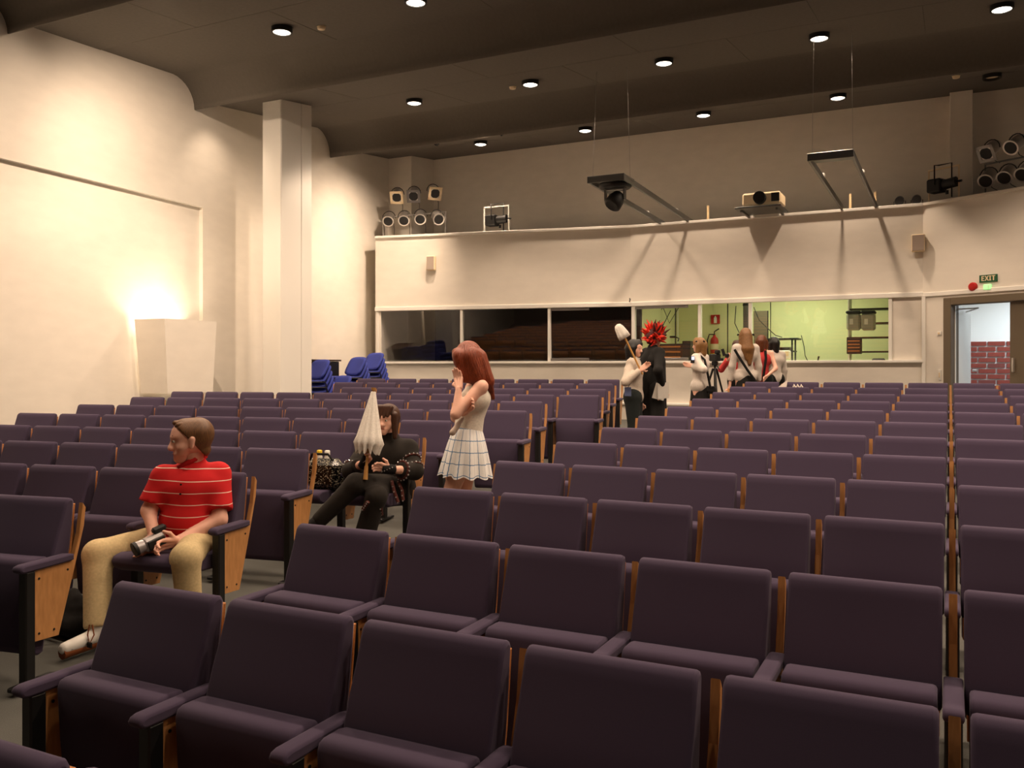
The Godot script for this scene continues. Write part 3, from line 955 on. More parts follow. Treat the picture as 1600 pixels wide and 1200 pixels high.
func fittings() -> void:
	# smoke detectors
	for q in [[502, 41, 4, "cream smoke detector on the ceiling bay ahead of the pillar"], [801, 135, 5, "cream smoke detector on the ceiling bay behind the pillar"], [1494, 118, 6, "cream smoke detector on the ceiling beside the dead lamp"]]:
		var p := on_bay(q[0], q[1], q[2])
		var t := thing("smoke_detector", q[3], "smoke detector", p + Vector3(0, 0.03, 0), 0.0, "smoke detectors")
		var s := st_new()
		lathe(s, [Vector2(0, 0.01), Vector2(0.06, 0.0), Vector2(0.065, -0.02), Vector2(0.055, -0.045), Vector2(0.05, -0.07), Vector2(0.02, -0.08), Vector2(0, -0.08)], 16)
		obj("body", s, M.cream_plastic, t)
	# rack of parabolic spotlights at the left end of the ledge
	var a := at(599, 352, 15.62)
	a.y = BTOP
	var b := at(696, 352, 15.62)
	b.y = BTOP
	var rk := thing("lamp_rack", "metal frame holding seven chrome stage lamps at the pillar end of the ledge", "rack")
	open_frame(rk, a, b, 0.47, 0.03, "aluminium")
	var spots := [[608, 341, ""], [632, 340, ""], [657, 338, ""], [683, 339, ""], [621, 304, "cream_plastic"], [647, 302, "aluminium"], [677, 299, "cream_plastic"]]
	for k in spots.size():
		var p := at(spots[k][0], spots[k][1], 15.62)
		var tg: Vector3 = p + Vector3([2.2, 2.4, 2.6, 4.6, 2.4, 2.4, 5.0][k], -3.4, 4.6)
		var t := thing("stage_lamp", ["chrome stage lamp hanging in the rack, %s from the pillar", "chrome stage lamp with gel frame on top of the rack, %s from the pillar"][0 if k < 4 else 1] % ORD[k if k < 4 else k - 4], "stage lamp", p, 0.0, "stage lamps of the pillar rack")
		par_can(t, aim(Vector3.ZERO, tg - p), spots[k][2])
		var e := Vector3(0.05, BTOP + 0.01 - p.y, 0.02) if k < 4 else Vector3(0.03, BTOP + 0.48 - p.y, 0)
		cable(t, "cable", [Vector3(0, -0.02, -0.15), Vector3(0.04, e.y * 0.5, -0.14), e + Vector3(0.06, 0, -0.05)], 0.006, "black_metal")
	# profile spotlight in a white square frame
	a = at(757, 357, 16.0)
	a.y = BTOP
	b = at(795, 357, 16.0)
	b.y = BTOP
	var fr := thing("square_stand", "white square frame with a black profile spotlight near the pillar rack", "stand")
	open_frame(fr, a, b, 0.56, 0.03, "white_plastic", true)
	var ps := thing("profile_spotlight", "black profile spotlight inside the white frame near the pillar rack", "stage lamp")
	profile_spot(ps, (a + b) * 0.5 + Vector3(0.0, 0.28, 0), b - a)
	# the same above the exit wall
	a = on_line(xw(0), xw(4), 1446, 318) + Vector3(0.05, 0, -0.12)
	a.y = BTOP
	b = on_line(xw(0), xw(4), 1493, 313) + Vector3(0.05, 0, -0.12)
	b.y = BTOP
	fr = thing("square_stand", "white square frame with a black profile spotlight above the exit door", "stand")
	open_frame(fr, a, b, 0.55, 0.025, "cream_plastic", true)
	ps = thing("profile_spotlight", "black profile spotlight inside the white frame above the exit door", "stage lamp")
	profile_spot(ps, (a + b) * 0.5 + Vector3(-0.02, 0.27, 0), b - a)
	for q in [[1405, 314], [1432, 312]]:
		var p := on_line(KN, EM, q[0], q[1]) + Vector3(0, 0, -0.15)
		p.y = BTOP + 0.09
		var t := thing("small_spotlight", "small black spotlight on the ledge beside the %s white frame" % ["bare metal frame left of the", "foot of the"][0 if q[0] < 1420 else 1], "stage lamp", p, 0.0, "small spotlights on the ledge")
		var s := st_new()
		tube(s, [Vector3(-0.02, 0.03, -0.10), Vector3(0, 0.02, 0), Vector3(0.0, -0.02, 0.12)], [0.05, 0.07, 0.075], 12)
		obj("body", s, M.dark_plastic, t)
		box_part("base", t, Vector3(0, -0.08, 0), Vector3(0.12, 0.02, 0.1), "black_metal", 0.004)
		cable(t, "yoke", [Vector3(-0.09, 0, 0), Vector3(-0.09, -0.08, 0), Vector3(0.09, -0.08, 0), Vector3(0.09, 0, 0)], 0.007, "black_metal")
	# rack of stage lamps above the exit wall
	a = on_line(xw(0), xw(4), 1529, 305) + Vector3(0.1, 0, -0.2)
	a.y = BTOP
	b = a + Vector3(1.4, 0, 0.81)
	rk = thing("lamp_rack", "dark metal frame of stage lamps on the ledge above the exit door", "rack")
	open_frame(rk, a, b, 0.5, 0.025, "galvanised")
	var rs := [[1545, 276, 0], [1575, 271, 0], [1604, 266, 0], [1549, 233, 1], [1588, 224, 1]]
	for k in rs.size():
		var p := on_line(Vector2(a.x, -a.z), Vector2(b.x, -b.z), rs[k][0], rs[k][1])
		var t := thing("stage_lamp", ["stage lamp hanging in the rack above the exit door, %s from the frame", "stage lamp on top of the rack above the exit door, %s from the frame"][rs[k][2]] % ORD[k if k < 3 else k - 3], "stage lamp", p, 0.0, "stage lamps of the exit rack")
		par_can(t, aim(Vector3.ZERO, Vector3(-2.5 - 0.5 * k, -4.6, 6)), "aluminium" if k == 3 else "")
		cable(t, "cable", [Vector3(0, -0.02, -0.15), Vector3(0.05, -0.15, -0.16), Vector3(0.12, -0.22, -0.05)], 0.006, "black_metal")
	# two cantilever metal frames hung on wires
	var yr := CAM + 2.79
	for q in [[-4.52, -4.66, "one with the mirror spotlight under it"], [-1.40, -1.40, "empty, beside the projector"]]:
		var t := thing("hanging_metal_frame", "long grey metal frame hung from the ceiling, %s" % q[2], "metal frame", Vector3.ZERO, 0.0, "hanging metal frames")
		for k in [-1, 1]:
			var s := st_new()
			var p0 := v3(q[0] + 0.27 * k, yr, 12.15)
			var p1 := v3(q[1] + 0.27 * k, yr - 0.01, 16.6)
			var dv := (p1 - p0).normalized()
			bx(s, Vector3.ZERO, Vector3(0.035, 0.09, (p1 - p0).length()), 0.004, Transform3D(Basis(dv.cross(Vector3.UP).normalized() * -1.0, Vector3.UP, -dv), (p0 + p1) * 0.5))
			obj("rail", s, M.galvanised, t)
			cable(t, "wire", [v3(q[0] + 0.24 * k, yr + 0.03, 12.55 if k > 0 else 12.25), v3(q[0] + 0.24 * k, CAM + 4.47, 12.4)], 0.0025, "aluminium")
			box_part("clamp", t, v3(q[1] + 0.27 * k, yr + 0.05, 15.4 if q[0] < -3 else 13.6), Vector3(0.06, 0.05, 0.10), "white_plastic", 0.01)
		box_part("end_plate", t, v3(q[0], yr + 0.03, 12.38), Vector3(0.575, 0.03, 0.46), "galvanised", 0.004)
		box_part("front_plate", t, v3(q[0], yr, 12.15), Vector3(0.575, 0.10, 0.03), "galvanised", 0.004)
	var mp := v3(-4.50, yr, 12.5)
	var ms := thing("mirror_spotlight", "dark scanner spotlight hanging under the long grey metal frame", "stage lamp", mp)
	var st := st_new()
	lathe(st, [Vector2(0, -0.02), Vector2(0.24, -0.02), Vector2(0.25, -0.06), Vector2(0.22, -0.09), Vector2(0, -0.1)], 24)
	obj("base_ring", st, M.dark_plastic, ms)
	st = st_new()
	lathe(st, [Vector2(0, 0.12), Vector2(0.09, 0.10), Vector2(0.125, 0.0), Vector2(0.13, -0.12), Vector2(0.10, -0.14), Vector2(0, -0.13)], 18, Transform3D(Basis.from_euler(Vector3(-0.5, 0.4, -0.5)), Vector3(0.02, -0.26, 0.02)))
	obj("head", st, M.dark_plastic, ms)
	st = st_new()
	for k in [-1, 1]: bx(st, Vector3(0.15 * k, -0.17, 0), Vector3(0.025, 0.2, 0.08), 0.005)
	bx(st, Vector3(0, -0.095, 0), Vector3(0.32, 0.03, 0.1), 0.005)
	obj("yoke", st, M.galvanised, ms)
	# projector on its shelf
	var pj := at(1190, 328, 15.75)
	pj.y = BTOP + 0.02
	var sh := thing("projector_shelf", "grey metal shelf jutting out from the ledge under the projector", "shelf", pj)
	box_part("plate", sh, Vector3(0, 0, 0), Vector3(0.78, 0.03, 0.75), "galvanised", 0.005)
	for k in [-1, 1]: box_part("bracket", sh, Vector3(0.3 * k, -0.035, -0.1), Vector3(0.04, 0.04, 0.7), "galvanised", 0.003)
	var pr := thing("projector", "large grey projector with a black lens on the ledge shelf", "projector", pj + Vector3(0, 0.016, 0))
	box_part("body", pr, Vector3(0.02, 0.16, -0.1), Vector3(0.66, 0.22, 0.5), "cream_plastic", 0.03)
	box_part("base", pr, Vector3(0.02, 0.025, -0.1), Vector3(0.56, 0.05, 0.44), "dark_plastic", 0.01)
	st = st_new()
	tube(st, [Vector3(0.0, 0.17, 0.1), Vector3(0.0, 0.17, 0.24)], [0.115, 0.105], 20)
	obj("lens_barrel", st, M.dark_plastic, pr)
	st = st_new()
	tube(st, [Vector3(0.0, 0.17, 0.235), Vector3(0.0, 0.17, 0.243)], 0.08, 20)
	obj("lens", st, M.black_metal, pr)
	box_part("side_vent", pr, Vector3(0.26, 0.17, 0.155), Vector3(0.14, 0.15, 0.012), "dark_plastic", 0.004)
	for q in [[1096, 330], [1324, 312], [1364, 310]]:
		var p := on_line(KN, EM, q[0], q[1]) + Vector3(0, 0, -0.5)
		p.y = BTOP - 0.05
		var bt := thing("wooden_batten", "thin upright wooden batten on the ledge behind the %s" % ["mirror spotlight frame", "empty frame's near rail", "empty frame's far rail"][[1096, 1324, 1364].find(q[0])], "batten", p)
		box_part("stick", bt, Vector3(0, 0.2, 0), Vector3(0.04, 0.4, 0.03), "panel_wood", 0.003)
	# wall loudspeakers
	var sp := on_line(E0, KN, 676, 412)
	wall_speaker(sp, Vector2(0.195, 0.981), "small white loudspeaker on the booth wall near the pillar", Vector3(0.17, 0.29, 0.12))
	sp = on_line(KN, EM, 1435, 381)
	wall_speaker(sp, Vector2(0, 1), "small grey loudspeaker on the booth wall near the exit sign", Vector3(0.2, 0.28, 0.14))
	# exit sign, alarm, green running-man light
	var nn := Vector3(-0.5, 0, 0.866)
	var xb := Basis(Vector3(0.866, 0, 0.5), Vector3.UP, nn)
	var p := on_line(xw(0), xw(4), 1545, 435)
	var es := thing("exit_sign", "green EXIT sign above the door", "sign", p)
	es.basis = xb
	box_part("plate", es, Vector3(0, 0, 0.012), Vector3(0.28, 0.115, 0.02), "sign_green", 0.003)
	lettering(es, "EXIT", 0.078, Vector3(0, 0, 0.024), M.cream_plastic, 34)
	var al := thing("alarm_sounder", "round red alarm sounder beside the EXIT sign", "alarm", on_line(xw(0), xw(4), 1521, 448))
	al.basis = xb
	st = st_new()
	lathe(st, [Vector2(0.07, 0), Vector2(0.07, 0.03), Vector2(0.055, 0.05), Vector2(0.02, 0.055), Vector2(0, 0.055)], 20, Transform3D(Basis(Vector3.RIGHT, Vector3.BACK, Vector3.DOWN), Vector3.ZERO))
	obj("body", st, M.red_plastic, al)
	var gl := thing("emergency_light", "small lit green escape light under the EXIT sign", "sign", on_line(xw(0), xw(4), 1544, 448.5))
	gl.basis = xb
	st = st_new()
	bx(st, Vector3(0, 0, 0.02), Vector3(0.115, 0.085, 0.04), 0.006)
	obj("sign_glow", st, glow("green_sign_glow", Color(0.05, 0.75, 0.30), 0.8), gl)
	box_part("pictogram", gl, Vector3(0.025, 0, 0.042), Vector3(0.012, 0.05, 0.004), "white_plastic", 0.001)
	# switches
	for q in [[1468, 521, "yellow-green round switch on the narrow wall beside the door", 0.07, 0.07], [1469, 586, "white vertical pull handle on the narrow wall beside the door", 0.04, 0.17]]:
		var sw := thing("wall_switch", q[2], "switch", on_line(xw(0), xw(4), q[0], q[1]))
		sw.basis = xb
		box_part("plate", sw, Vector3(0, 0, 0.01), Vector3(q[3], q[4], 0.02), "white_plastic", 0.004)
		box_part("button", sw, Vector3(0, 0, 0.025), Vector3(q[3] * 0.5, q[4] * 0.5, 0.012), "cream_plastic", 0.003)
	var so := thing("wall_socket", "double white socket on the booth wall beside the door corner", "socket", on_line(KN, EM, 1449, 586))
	box_part("plate", so, Vector3(0, 0, 0.01), Vector3(0.085, 0.17, 0.02), "white_plastic", 0.004)
	for k in [-1, 1]: box_part("outlet", so, Vector3(0, 0.04 * k, 0.022), Vector3(0.045, 0.045, 0.008), "cream_plastic", 0.003)
	var hk := thing("window_hook", "tiny black hook on the trim above the booth window", "hook", on_line(KN, EM, 1001, 472) + Vector3(-0.2, 0.03, 0.06))
	cable(hk, "wire", [Vector3(0, 0.04, 0), Vector3(0.02, 0.03, 0.02), Vector3(0.0, -0.03, 0.02)], 0.012, "black_metal")
func wall_speaker(p: Vector3, n: Vector2, label: String, size: Vector3) -> void:
	var t := thing("wall_speaker", label, "loudspeaker", p + Vector3(-n.x, 0, n.y) * 0.0)
	t.basis = Basis(Vector3(n.y, 0, -n.x), Vector3.UP, Vector3(n.x * -1.0, 0, n.y).normalized()).orthonormalized()
	box_part("cabinet", t, Vector3(0, 0, size.z * 0.5 + 0.02), size, "cream_plastic", 0.01)
	box_part("grille", t, Vector3(0, 0, size.z + 0.022), Vector3(size.x * 0.9, size.y * 0.92, 0.008), "grey_fabric", 0.003)
	box_part("bracket", t, Vector3(0, 0, 0.01), Vector3(0.06, 0.08, 0.03), "dark_plastic", 0.003)
func lettering(t: Node, txt: String, h: float, where: Vector3, m: Material, fs := 32) -> MeshInstance3D:
	var tm := TextMesh.new()
	var f := SystemFont.new()
	f.font_names = PackedStringArray(["Droid Sans"])
	f.font_weight = 700
	tm.font = f
	tm.text = txt
	tm.font_size = fs
	tm.pixel_size = h / fs * 1.35
	tm.depth = 0.004
	tm.material = m
	var o := MeshInstance3D.new()
	o.name = "lettering"
	o.mesh = tm
	o.position = where
	t.add_child(o, true)
	return o

# ---------------------------------------------------------------- inside the booth
func booth_things() -> void:
	var fl := 0.0525 * 14.4
	var desk := thing("booth_desk", "long pale desk inside the booth behind the windows", "desk", v3(-2.9, fl, 16.85))
	box_part("top", desk, Vector3(0, 1.06, 0), Vector3(4.7, 0.04, 0.7), "panel_wood", 0.005)
	for k in [-1, 0, 1]: box_part("leg", desk, Vector3(2.2 * k, 0.52, -0.2), Vector3(0.06, 1.04, 0.06), "grey_brown", 0.004)
	# fire extinguisher and its sign on the green wall
	var wy := 18.58
	var p := at(1118, 545, wy)
	var ex := thing("fire_extinguisher", "red fire extinguisher with black hose on the green booth wall", "fire extinguisher", p + Vector3(0, 0, 0.1))
	var s := st_new()
	lathe(s, [Vector2(0, -0.36), Vector2(0.07, -0.36), Vector2(0.085, -0.33), Vector2(0.085, 0.16), Vector2(0.07, 0.22), Vector2(0.03, 0.26), Vector2(0.025, 0.30), Vector2(0, 0.30)], 18)
	obj("cylinder", s, M.red_plastic, ex)
	s = st_new()
	lathe(s, [Vector2(0.0865, -0.02), Vector2(0.0865, 0.1)], 18)
	var lb := obj("label_band", s, M.cream_plastic, ex)
	s = st_new()
	lathe(s, [Vector2(0.0862, -0.22), Vector2(0.0862, -0.1)], 18)
	obj("label_band", s, M.yellow, ex)
	cable(ex, "hose", [Vector3(0.02, 0.30, 0.02), Vector3(-0.10, 0.30, 0.04), Vector3(-0.14, 0.18, 0.04), Vector3(-0.13, -0.1, 0.04), Vector3(-0.10, -0.2, 0.05)], 0.014, "black_metal")
	cable(ex, "lever", [Vector3(0, 0.30, 0), Vector3(0.0, 0.36, 0), Vector3(0.1, 0.42, 0.02)], 0.014, "black_metal")
	p = at(1118, 499, wy)
	var sg := thing("extinguisher_sign", "red sign with a white extinguisher symbol on the green wall", "sign", p)
	box_part("plate", sg, Vector3(0, 0, 0.012), Vector3(0.19, 0.19, 0.01), "red_plastic", 0.002)
	s = st_new()
	bx(s, Vector3(0, -0.02, 0.02), Vector3(0.06, 0.12, 0.006), 0.002)
	bx(s, Vector3(0, 0.055, 0.02), Vector3(0.03, 0.03, 0.006), 0.002)
	obj("symbol", s, M.white_plastic, sg)
	# equipment cart
	p = at(1222, 530, 17.75)
	var ct := thing("equipment_cart", "black equipment cart with shelves behind the booth window", "cart", Vector3(p.x, fl, p.z))
	var ty := p.y - fl
	box_part("top_shelf", ct, Vector3(0, ty, 0), Vector3(0.66, 0.03, 0.5), "dark_plastic", 0.005)
	box_part("middle_shelf", ct, Vector3(0.03, ty - 0.24, 0), Vector3(0.44, 0.025, 0.45), "dark_plastic", 0.005)
	for k in [[-0.22, -0.2], [0.22, -0.2], [-0.22, 0.2], [0.22, 0.2]]: box_part("post", ct, Vector3(k[0], ty * 0.5, k[1]), Vector3(0.03, ty, 0.03), "dark_plastic", 0.003)
	var dk := thing("tape_deck", "small dark device on the middle shelf of the cart", "device", Vector3(p.x, p.y - 0.225, p.z))
	box_part("case", dk, Vector3(0.02, 0.035, 0), Vector3(0.3, 0.06, 0.28), "grey_brown", 0.006)
	box_part("front_panel", dk, Vector3(0.02, 0.035, 0.142), Vector3(0.26, 0.04, 0.006), "dark_plastic", 0.002)
	var mn := thing("white_device", "white box-shaped device on the booth desk under the cart top", "device", at(1222, 556, 16.95))
	box_part("case", mn, Vector3(0, 0.02, 0), Vector3(0.3, 0.16, 0.2), "white_plastic", 0.02)
	box_part("screen", mn, Vector3(0.1, 0.04, 0.1), Vector3(0.06, 0.09, 0.012), "cream_plastic", 0.004)
	var cl := thing("cart_cable", "black cable hanging from the equipment cart", "cable", Vector3.ZERO)
	cable(cl, "cord", [at(1252, 524, 17.7), at(1256, 540, 17.65), at(1258, 556, 17.6), at(1263, 566, 17.6)], 0.008, "black_metal")
	# console with dark housing in the first lit window
	p = at(1040, 545, 17.0)
	var co := thing("console_cabinet", "dark brown console cabinet inside the first lit window", "cabinet", Vector3(p.x, fl + 1.08, p.z))
	box_part("body", co, Vector3(0.2, 0.22, 0), Vector3(0.75, 0.44, 0.5), "dark_wood", 0.01)
	box_part("side_panel", co, Vector3(0.5, 0.24, 0.05), Vector3(0.16, 0.5, 0.5), "dark_plastic", 0.008)
	for k in 4: box_part("slat", co, Vector3(0.12, 0.08 + 0.1 * k, 0.255), Vector3(0.5, 0.03, 0.012), "plywood_back", 0.003)
	var dl := thing("desk_lamp", "small black desk lamp head on top of the console", "lamp", Vector3(p.x + 0.25, fl + 1.57, p.z))
	cable(dl, "arm", [Vector3(0, 0, 0), Vector3(0.02, 0.06, 0), Vector3(-0.05, 0.09, 0)], 0.012, "black_metal")
	box_part("head", dl, Vector3(-0.1, 0.09, 0), Vector3(0.12, 0.04, 0.08), "black_metal", 0.01)
	# window posts and cables inside
	for q in [[1028, 0.02], [1059, 0.02], [1137, 0.02], [1204, 0.014]]:
		p = at(q[0], 520, 18.3)
		var po := thing("thin_post", "thin upright %s post inside the lit booth" % ["white", "pale", "slim dark", "dark cable"][[1028, 1059, 1137, 1204].find(q[0])], "post", Vector3(p.x, fl, p.z))
		box_part("shaft", po, Vector3(0, 1.4, 0), Vector3(q[1], 2.8, q[1]), "white_plastic" if q[0] < 1100 else "black_metal", 0.002)
	var wp := lerp2(KN, EM, 1160)
	var gp := thing("grey_pipe", "thick grey vertical pipe behind the booth window post", "pipe", v3(wp.x, fl, 16.55))
	s = st_new()
	tube(s, [Vector3.ZERO, Vector3(0, 2.3, 0)], 0.06, 12)
	obj("pipe", s, M.galvanised, gp)
	s = st_new()
	for yy in [0.6, 1.6, 2.2]: tube(s, [Vector3(0, yy, 0), Vector3(0, yy + 0.04, 0)], 0.068, 12)
	obj("clips", s, M.black_metal, gp).set_meta("kind", "stuff")
	var hc := thing("hanging_cables", "bundle of dark cables hanging in the lit booth window", "cables", Vector3.ZERO)
	for q in [[1010, 478, 1022, 500, 1036, 480], [1036, 480, 1046, 505, 1062, 478], [1048, 485, 1030, 520, 1020, 540], [1150, 478, 1148, 505, 1155, 520], [1178, 480, 1186, 500, 1205, 518], [1205, 518, 1212, 524, 1222, 527]]:
		cable(hc, "cable", [at(q[0], q[1], 17.6), at(q[2], q[3], 17.6), at(q[4], q[5], 17.6)], 0.009, "black_metal")
	var tp := thing("taped_board", "beige perforated board hanging beside the window post", "board", at(1192, 515, 17.9))
	box_part("board", tp, Vector3(-0.04, 0, 0), Vector3(0.28, 0.75, 0.02), "grey_brown", 0.004)
	box_part("edge_strip", tp, Vector3(0.1, 0, 0.012), Vector3(0.02, 0.75, 0.01), "dark_plastic", 0.002)
	# cases stacked on a dark shelf unit by the far side
	p = at(1360, 520, 17.0)
	var su := thing("shelf_unit", "dark brown shelf unit behind the window end", "shelf", Vector3(p.x, fl, p.z - 0.35))
	box_part("side", su, Vector3(-0.38, 1.2, 0), Vector3(0.03, 2.3, 0.4), "white_plastic", 0.003)
	box_part("side", su, Vector3(0.36, 1.2, 0), Vector3(0.03, 2.3, 0.4), "dark_wood", 0.003)
	for k in 5: box_part("shelf", su, Vector3(-0.01, 1.08 + 0.26 * k, 0), Vector3(0.72, 0.025, 0.4), "dark_wood", 0.003)
	for q in [[1334, 503, "first"], [1357, 503, "second"]]:
		p = at(q[0], q[1], 16.95)
		var cs := thing("grey_case", "grey case with black lid and white label on the shelf, %s from the cart" % q[2], "case", p, 0.0, "grey cases in the booth")
		box_part("body", cs, Vector3(0, 0, 0), Vector3(0.23, 0.3, 0.25), "case_grey", 0.03)
		box_part("lid", cs, Vector3(0, 0.17, 0), Vector3(0.25, 0.05, 0.27), "dark_plastic", 0.015)
		box_part("paper_label", cs, Vector3(-0.03, 0.0, 0.126), Vector3(0.06, 0.1, 0.004), "white_plastic", 0.001)
	p = at(1335, 540, 16.95)
	var bk := thing("dark_amplifier", "dark brown slatted amplifier under the first grey case", "amplifier", p)
	box_part("case", bk, Vector3(0, 0, 0), Vector3(0.24, 0.3, 0.25), "dark_wood", 0.008)
	for k in 4: box_part("slat", bk, Vector3(0, -0.1 + 0.06 * k, 0.128), Vector3(0.2, 0.02, 0.006), "plywood_back", 0.002)
	p = at(1368, 548, 16.85)
	var ph := thing("desk_telephone", "black desk telephone on the booth desk by the window end", "telephone", Vector3(p.x, fl + 1.08, p.z))
	box_part("base", ph, Vector3(0, 0.04, 0), Vector3(0.28, 0.08, 0.2), "dark_plastic", 0.02)
	box_part("handset", ph, Vector3(0.05, 0.11, 0.02), Vector3(0.22, 0.05, 0.06), "black_metal", 0.02)
	p = at(1276, 556, 16.8)
	var an := thing("marker_pen", "black marker standing on the booth desk", "pen", Vector3(p.x, fl + 1.08, p.z))
	cable(an, "barrel", [Vector3(0, 0, 0), Vector3(0.03, 0.14, 0)], 0.014, "black_metal")
	cable(an, "cap", [Vector3(0.03, 0.14, 0), Vector3(0.04, 0.18, 0)], 0.016, "dark_plastic")

# ---------------------------------------------------------------- stacked blue chairs
func blue_chairs() -> void:
	var cb := thing("recess_block", "black block with pale side panel standing for a left wall recess by blue chairs", "cabinet", v3(-10.70, floor_y(-10.6, 13.2), 13.25), 0.09)  # solid block; its black stands for the shade inside a wall recess
	box_part("body", cb, Vector3(0, 0.56, 0), Vector3(0.34, 1.12, 0.9), "dark_plastic", 0.01)
	box_part("top", cb, Vector3(0, 1.14, 0), Vector3(0.40, 0.03, 0.96), "dark_wood", 0.004)
	box_part("side_panel", cb, Vector3(0.175, 0.56, 0.28), Vector3(0.012, 1.06, 0.22), "cream_plastic", 0.003)
	box_part("door", cb, Vector3(0.175, 0.56, -0.14), Vector3(0.012, 1.06, 0.56), "black_metal", 0.003)
	# one chair, facing local +z
	var s := st_new()
	extrude(s, PackedVector2Array([Vector2(-0.20, 0.44), Vector2(-0.20, 0.465), Vector2(0.0, 0.455), Vector2(0.18, 0.47), Vector2(0.24, 0.455), Vector2(0.25, 0.43), Vector2(0.18, 0.435), Vector2(0.0, 0.425)]), -0.23, 0.23, 0.02)
	var m_seat := mesh_of(s, M.blue_fabric)
	s = st_new()
	var nx := 8
	var ny := 8
	var g := []
	for i in nx + 1:
		for j in ny + 1:
			var u := -1.0 + 2.0 * i / nx
			var w := -1.0 + 2.0 * j / ny
			var e := pow(pow(absf(u), 4.0) + pow(absf(w), 4.0), 0.25)
			var m := maxf(absf(u), absf(w))
			var k := 1.0 if e < 1e-4 else m / e
			g.append(Vector3(u * k * 0.225, 0.655 + w * k * 0.17, -0.245 - 0.10 * w * k + 0.03 * u * u))
	s.set_smooth_group(0)
	for i in nx:
		for j in ny:
			var q := [g[i * (ny + 1) + j], g[(i + 1) * (ny + 1) + j], g[(i + 1) * (ny + 1) + j + 1], g[i * (ny + 1) + j + 1]]
			quad(s, q[0], q[1], q[2], q[3], Vector3(0, 0.2, 1))
			var o := Vector3(0, -0.008, -0.04)
			quad(s, q[0] + o, q[1] + o, q[2] + o, q[3] + o, Vector3(0, -0.2, -1))
	for i in nx:
		for e in 2:
			var j := 0 if e == 0 else ny
			var o := Vector3(0, -0.008, -0.04)
			quad(s, g[i * (ny + 1) + j], g[(i + 1) * (ny + 1) + j], g[(i + 1) * (ny + 1) + j] + o, g[i * (ny + 1) + j] + o, Vector3(0, -1 if e == 0 else 1, 0))
			j = 0 if e == 0 else nx
			quad(s, g[j * (ny + 1) + i], g[j * (ny + 1) + i + 1], g[j * (ny + 1) + i + 1] + o, g[j * (ny + 1) + i] + o, Vector3(-1 if e == 0 else 1, 0, 0))
	var m_back := mesh_of(s, M.blue_fabric)
	var legs := []
	for k in [-1, 1]:
		s = st_new()
		tube(s, [Vector3(0.25 * k, 0.0, 0.22), Vector3(0.25 * k, 0.40, 0.17), Vector3(0.25 * k, 0.43, 0.12), Vector3(0.25 * k, 0.425, -0.18), Vector3(0.25 * k, 0.39, -0.20), Vector3(0.25 * k, 0.0, -0.27)], 0.011, 6)
		legs.append(mesh_of(s, M.black_metal))
	s = st_new()
	for k in [-1, 1]: tube(s, [Vector3(0.17 * k, 0.43, -0.16), Vector3(0.17 * k, 0.46, -0.24), Vector3(0.17 * k, 0.62, -0.285)], 0.012, 6)
	tube(s, [Vector3(-0.25, 0.42, -0.16), Vector3(0.25, 0.42, -0.16)], 0.011, 6)
	tube(s, [Vector3(-0.25, 0.42, 0.12), Vector3(0.25, 0.42, 0.12)], 0.011, 6)
	var m_br := mesh_of(s, M.black_metal)
	var stacks := [[-9.98, 12.2, 5, "beside the pillar", -0.2], [-10.0, 13.3, 5, "between recess and booth", -0.25], [-10.2, 14.2, 6, "in the booth corner", -0.2], [-9.67, 12.3, 2, "low in front of the recess", -0.25]]
	for t in stacks:
		for k in t[2]:
			var lab: String = "single blue padded chair " + t[3] if t[2] == 1 else "blue padded stacking chair, %s up in the stack %s" % [ORD[k], t[3]]
			var c := thing("stacking_chair", lab, "chair", v3(t[0], floor_y(t[0], t[1]) + 0.095 * k, t[1]) + Vector3(-0.012 * k, 0, 0.02 * k), t[4], "stacked blue chairs")
			inst("seat", m_seat, c)
			inst("backrest", m_back, c)
			for q in 2: inst("leg_frame", legs[q], c)
			inst("support_bars", m_br, c)

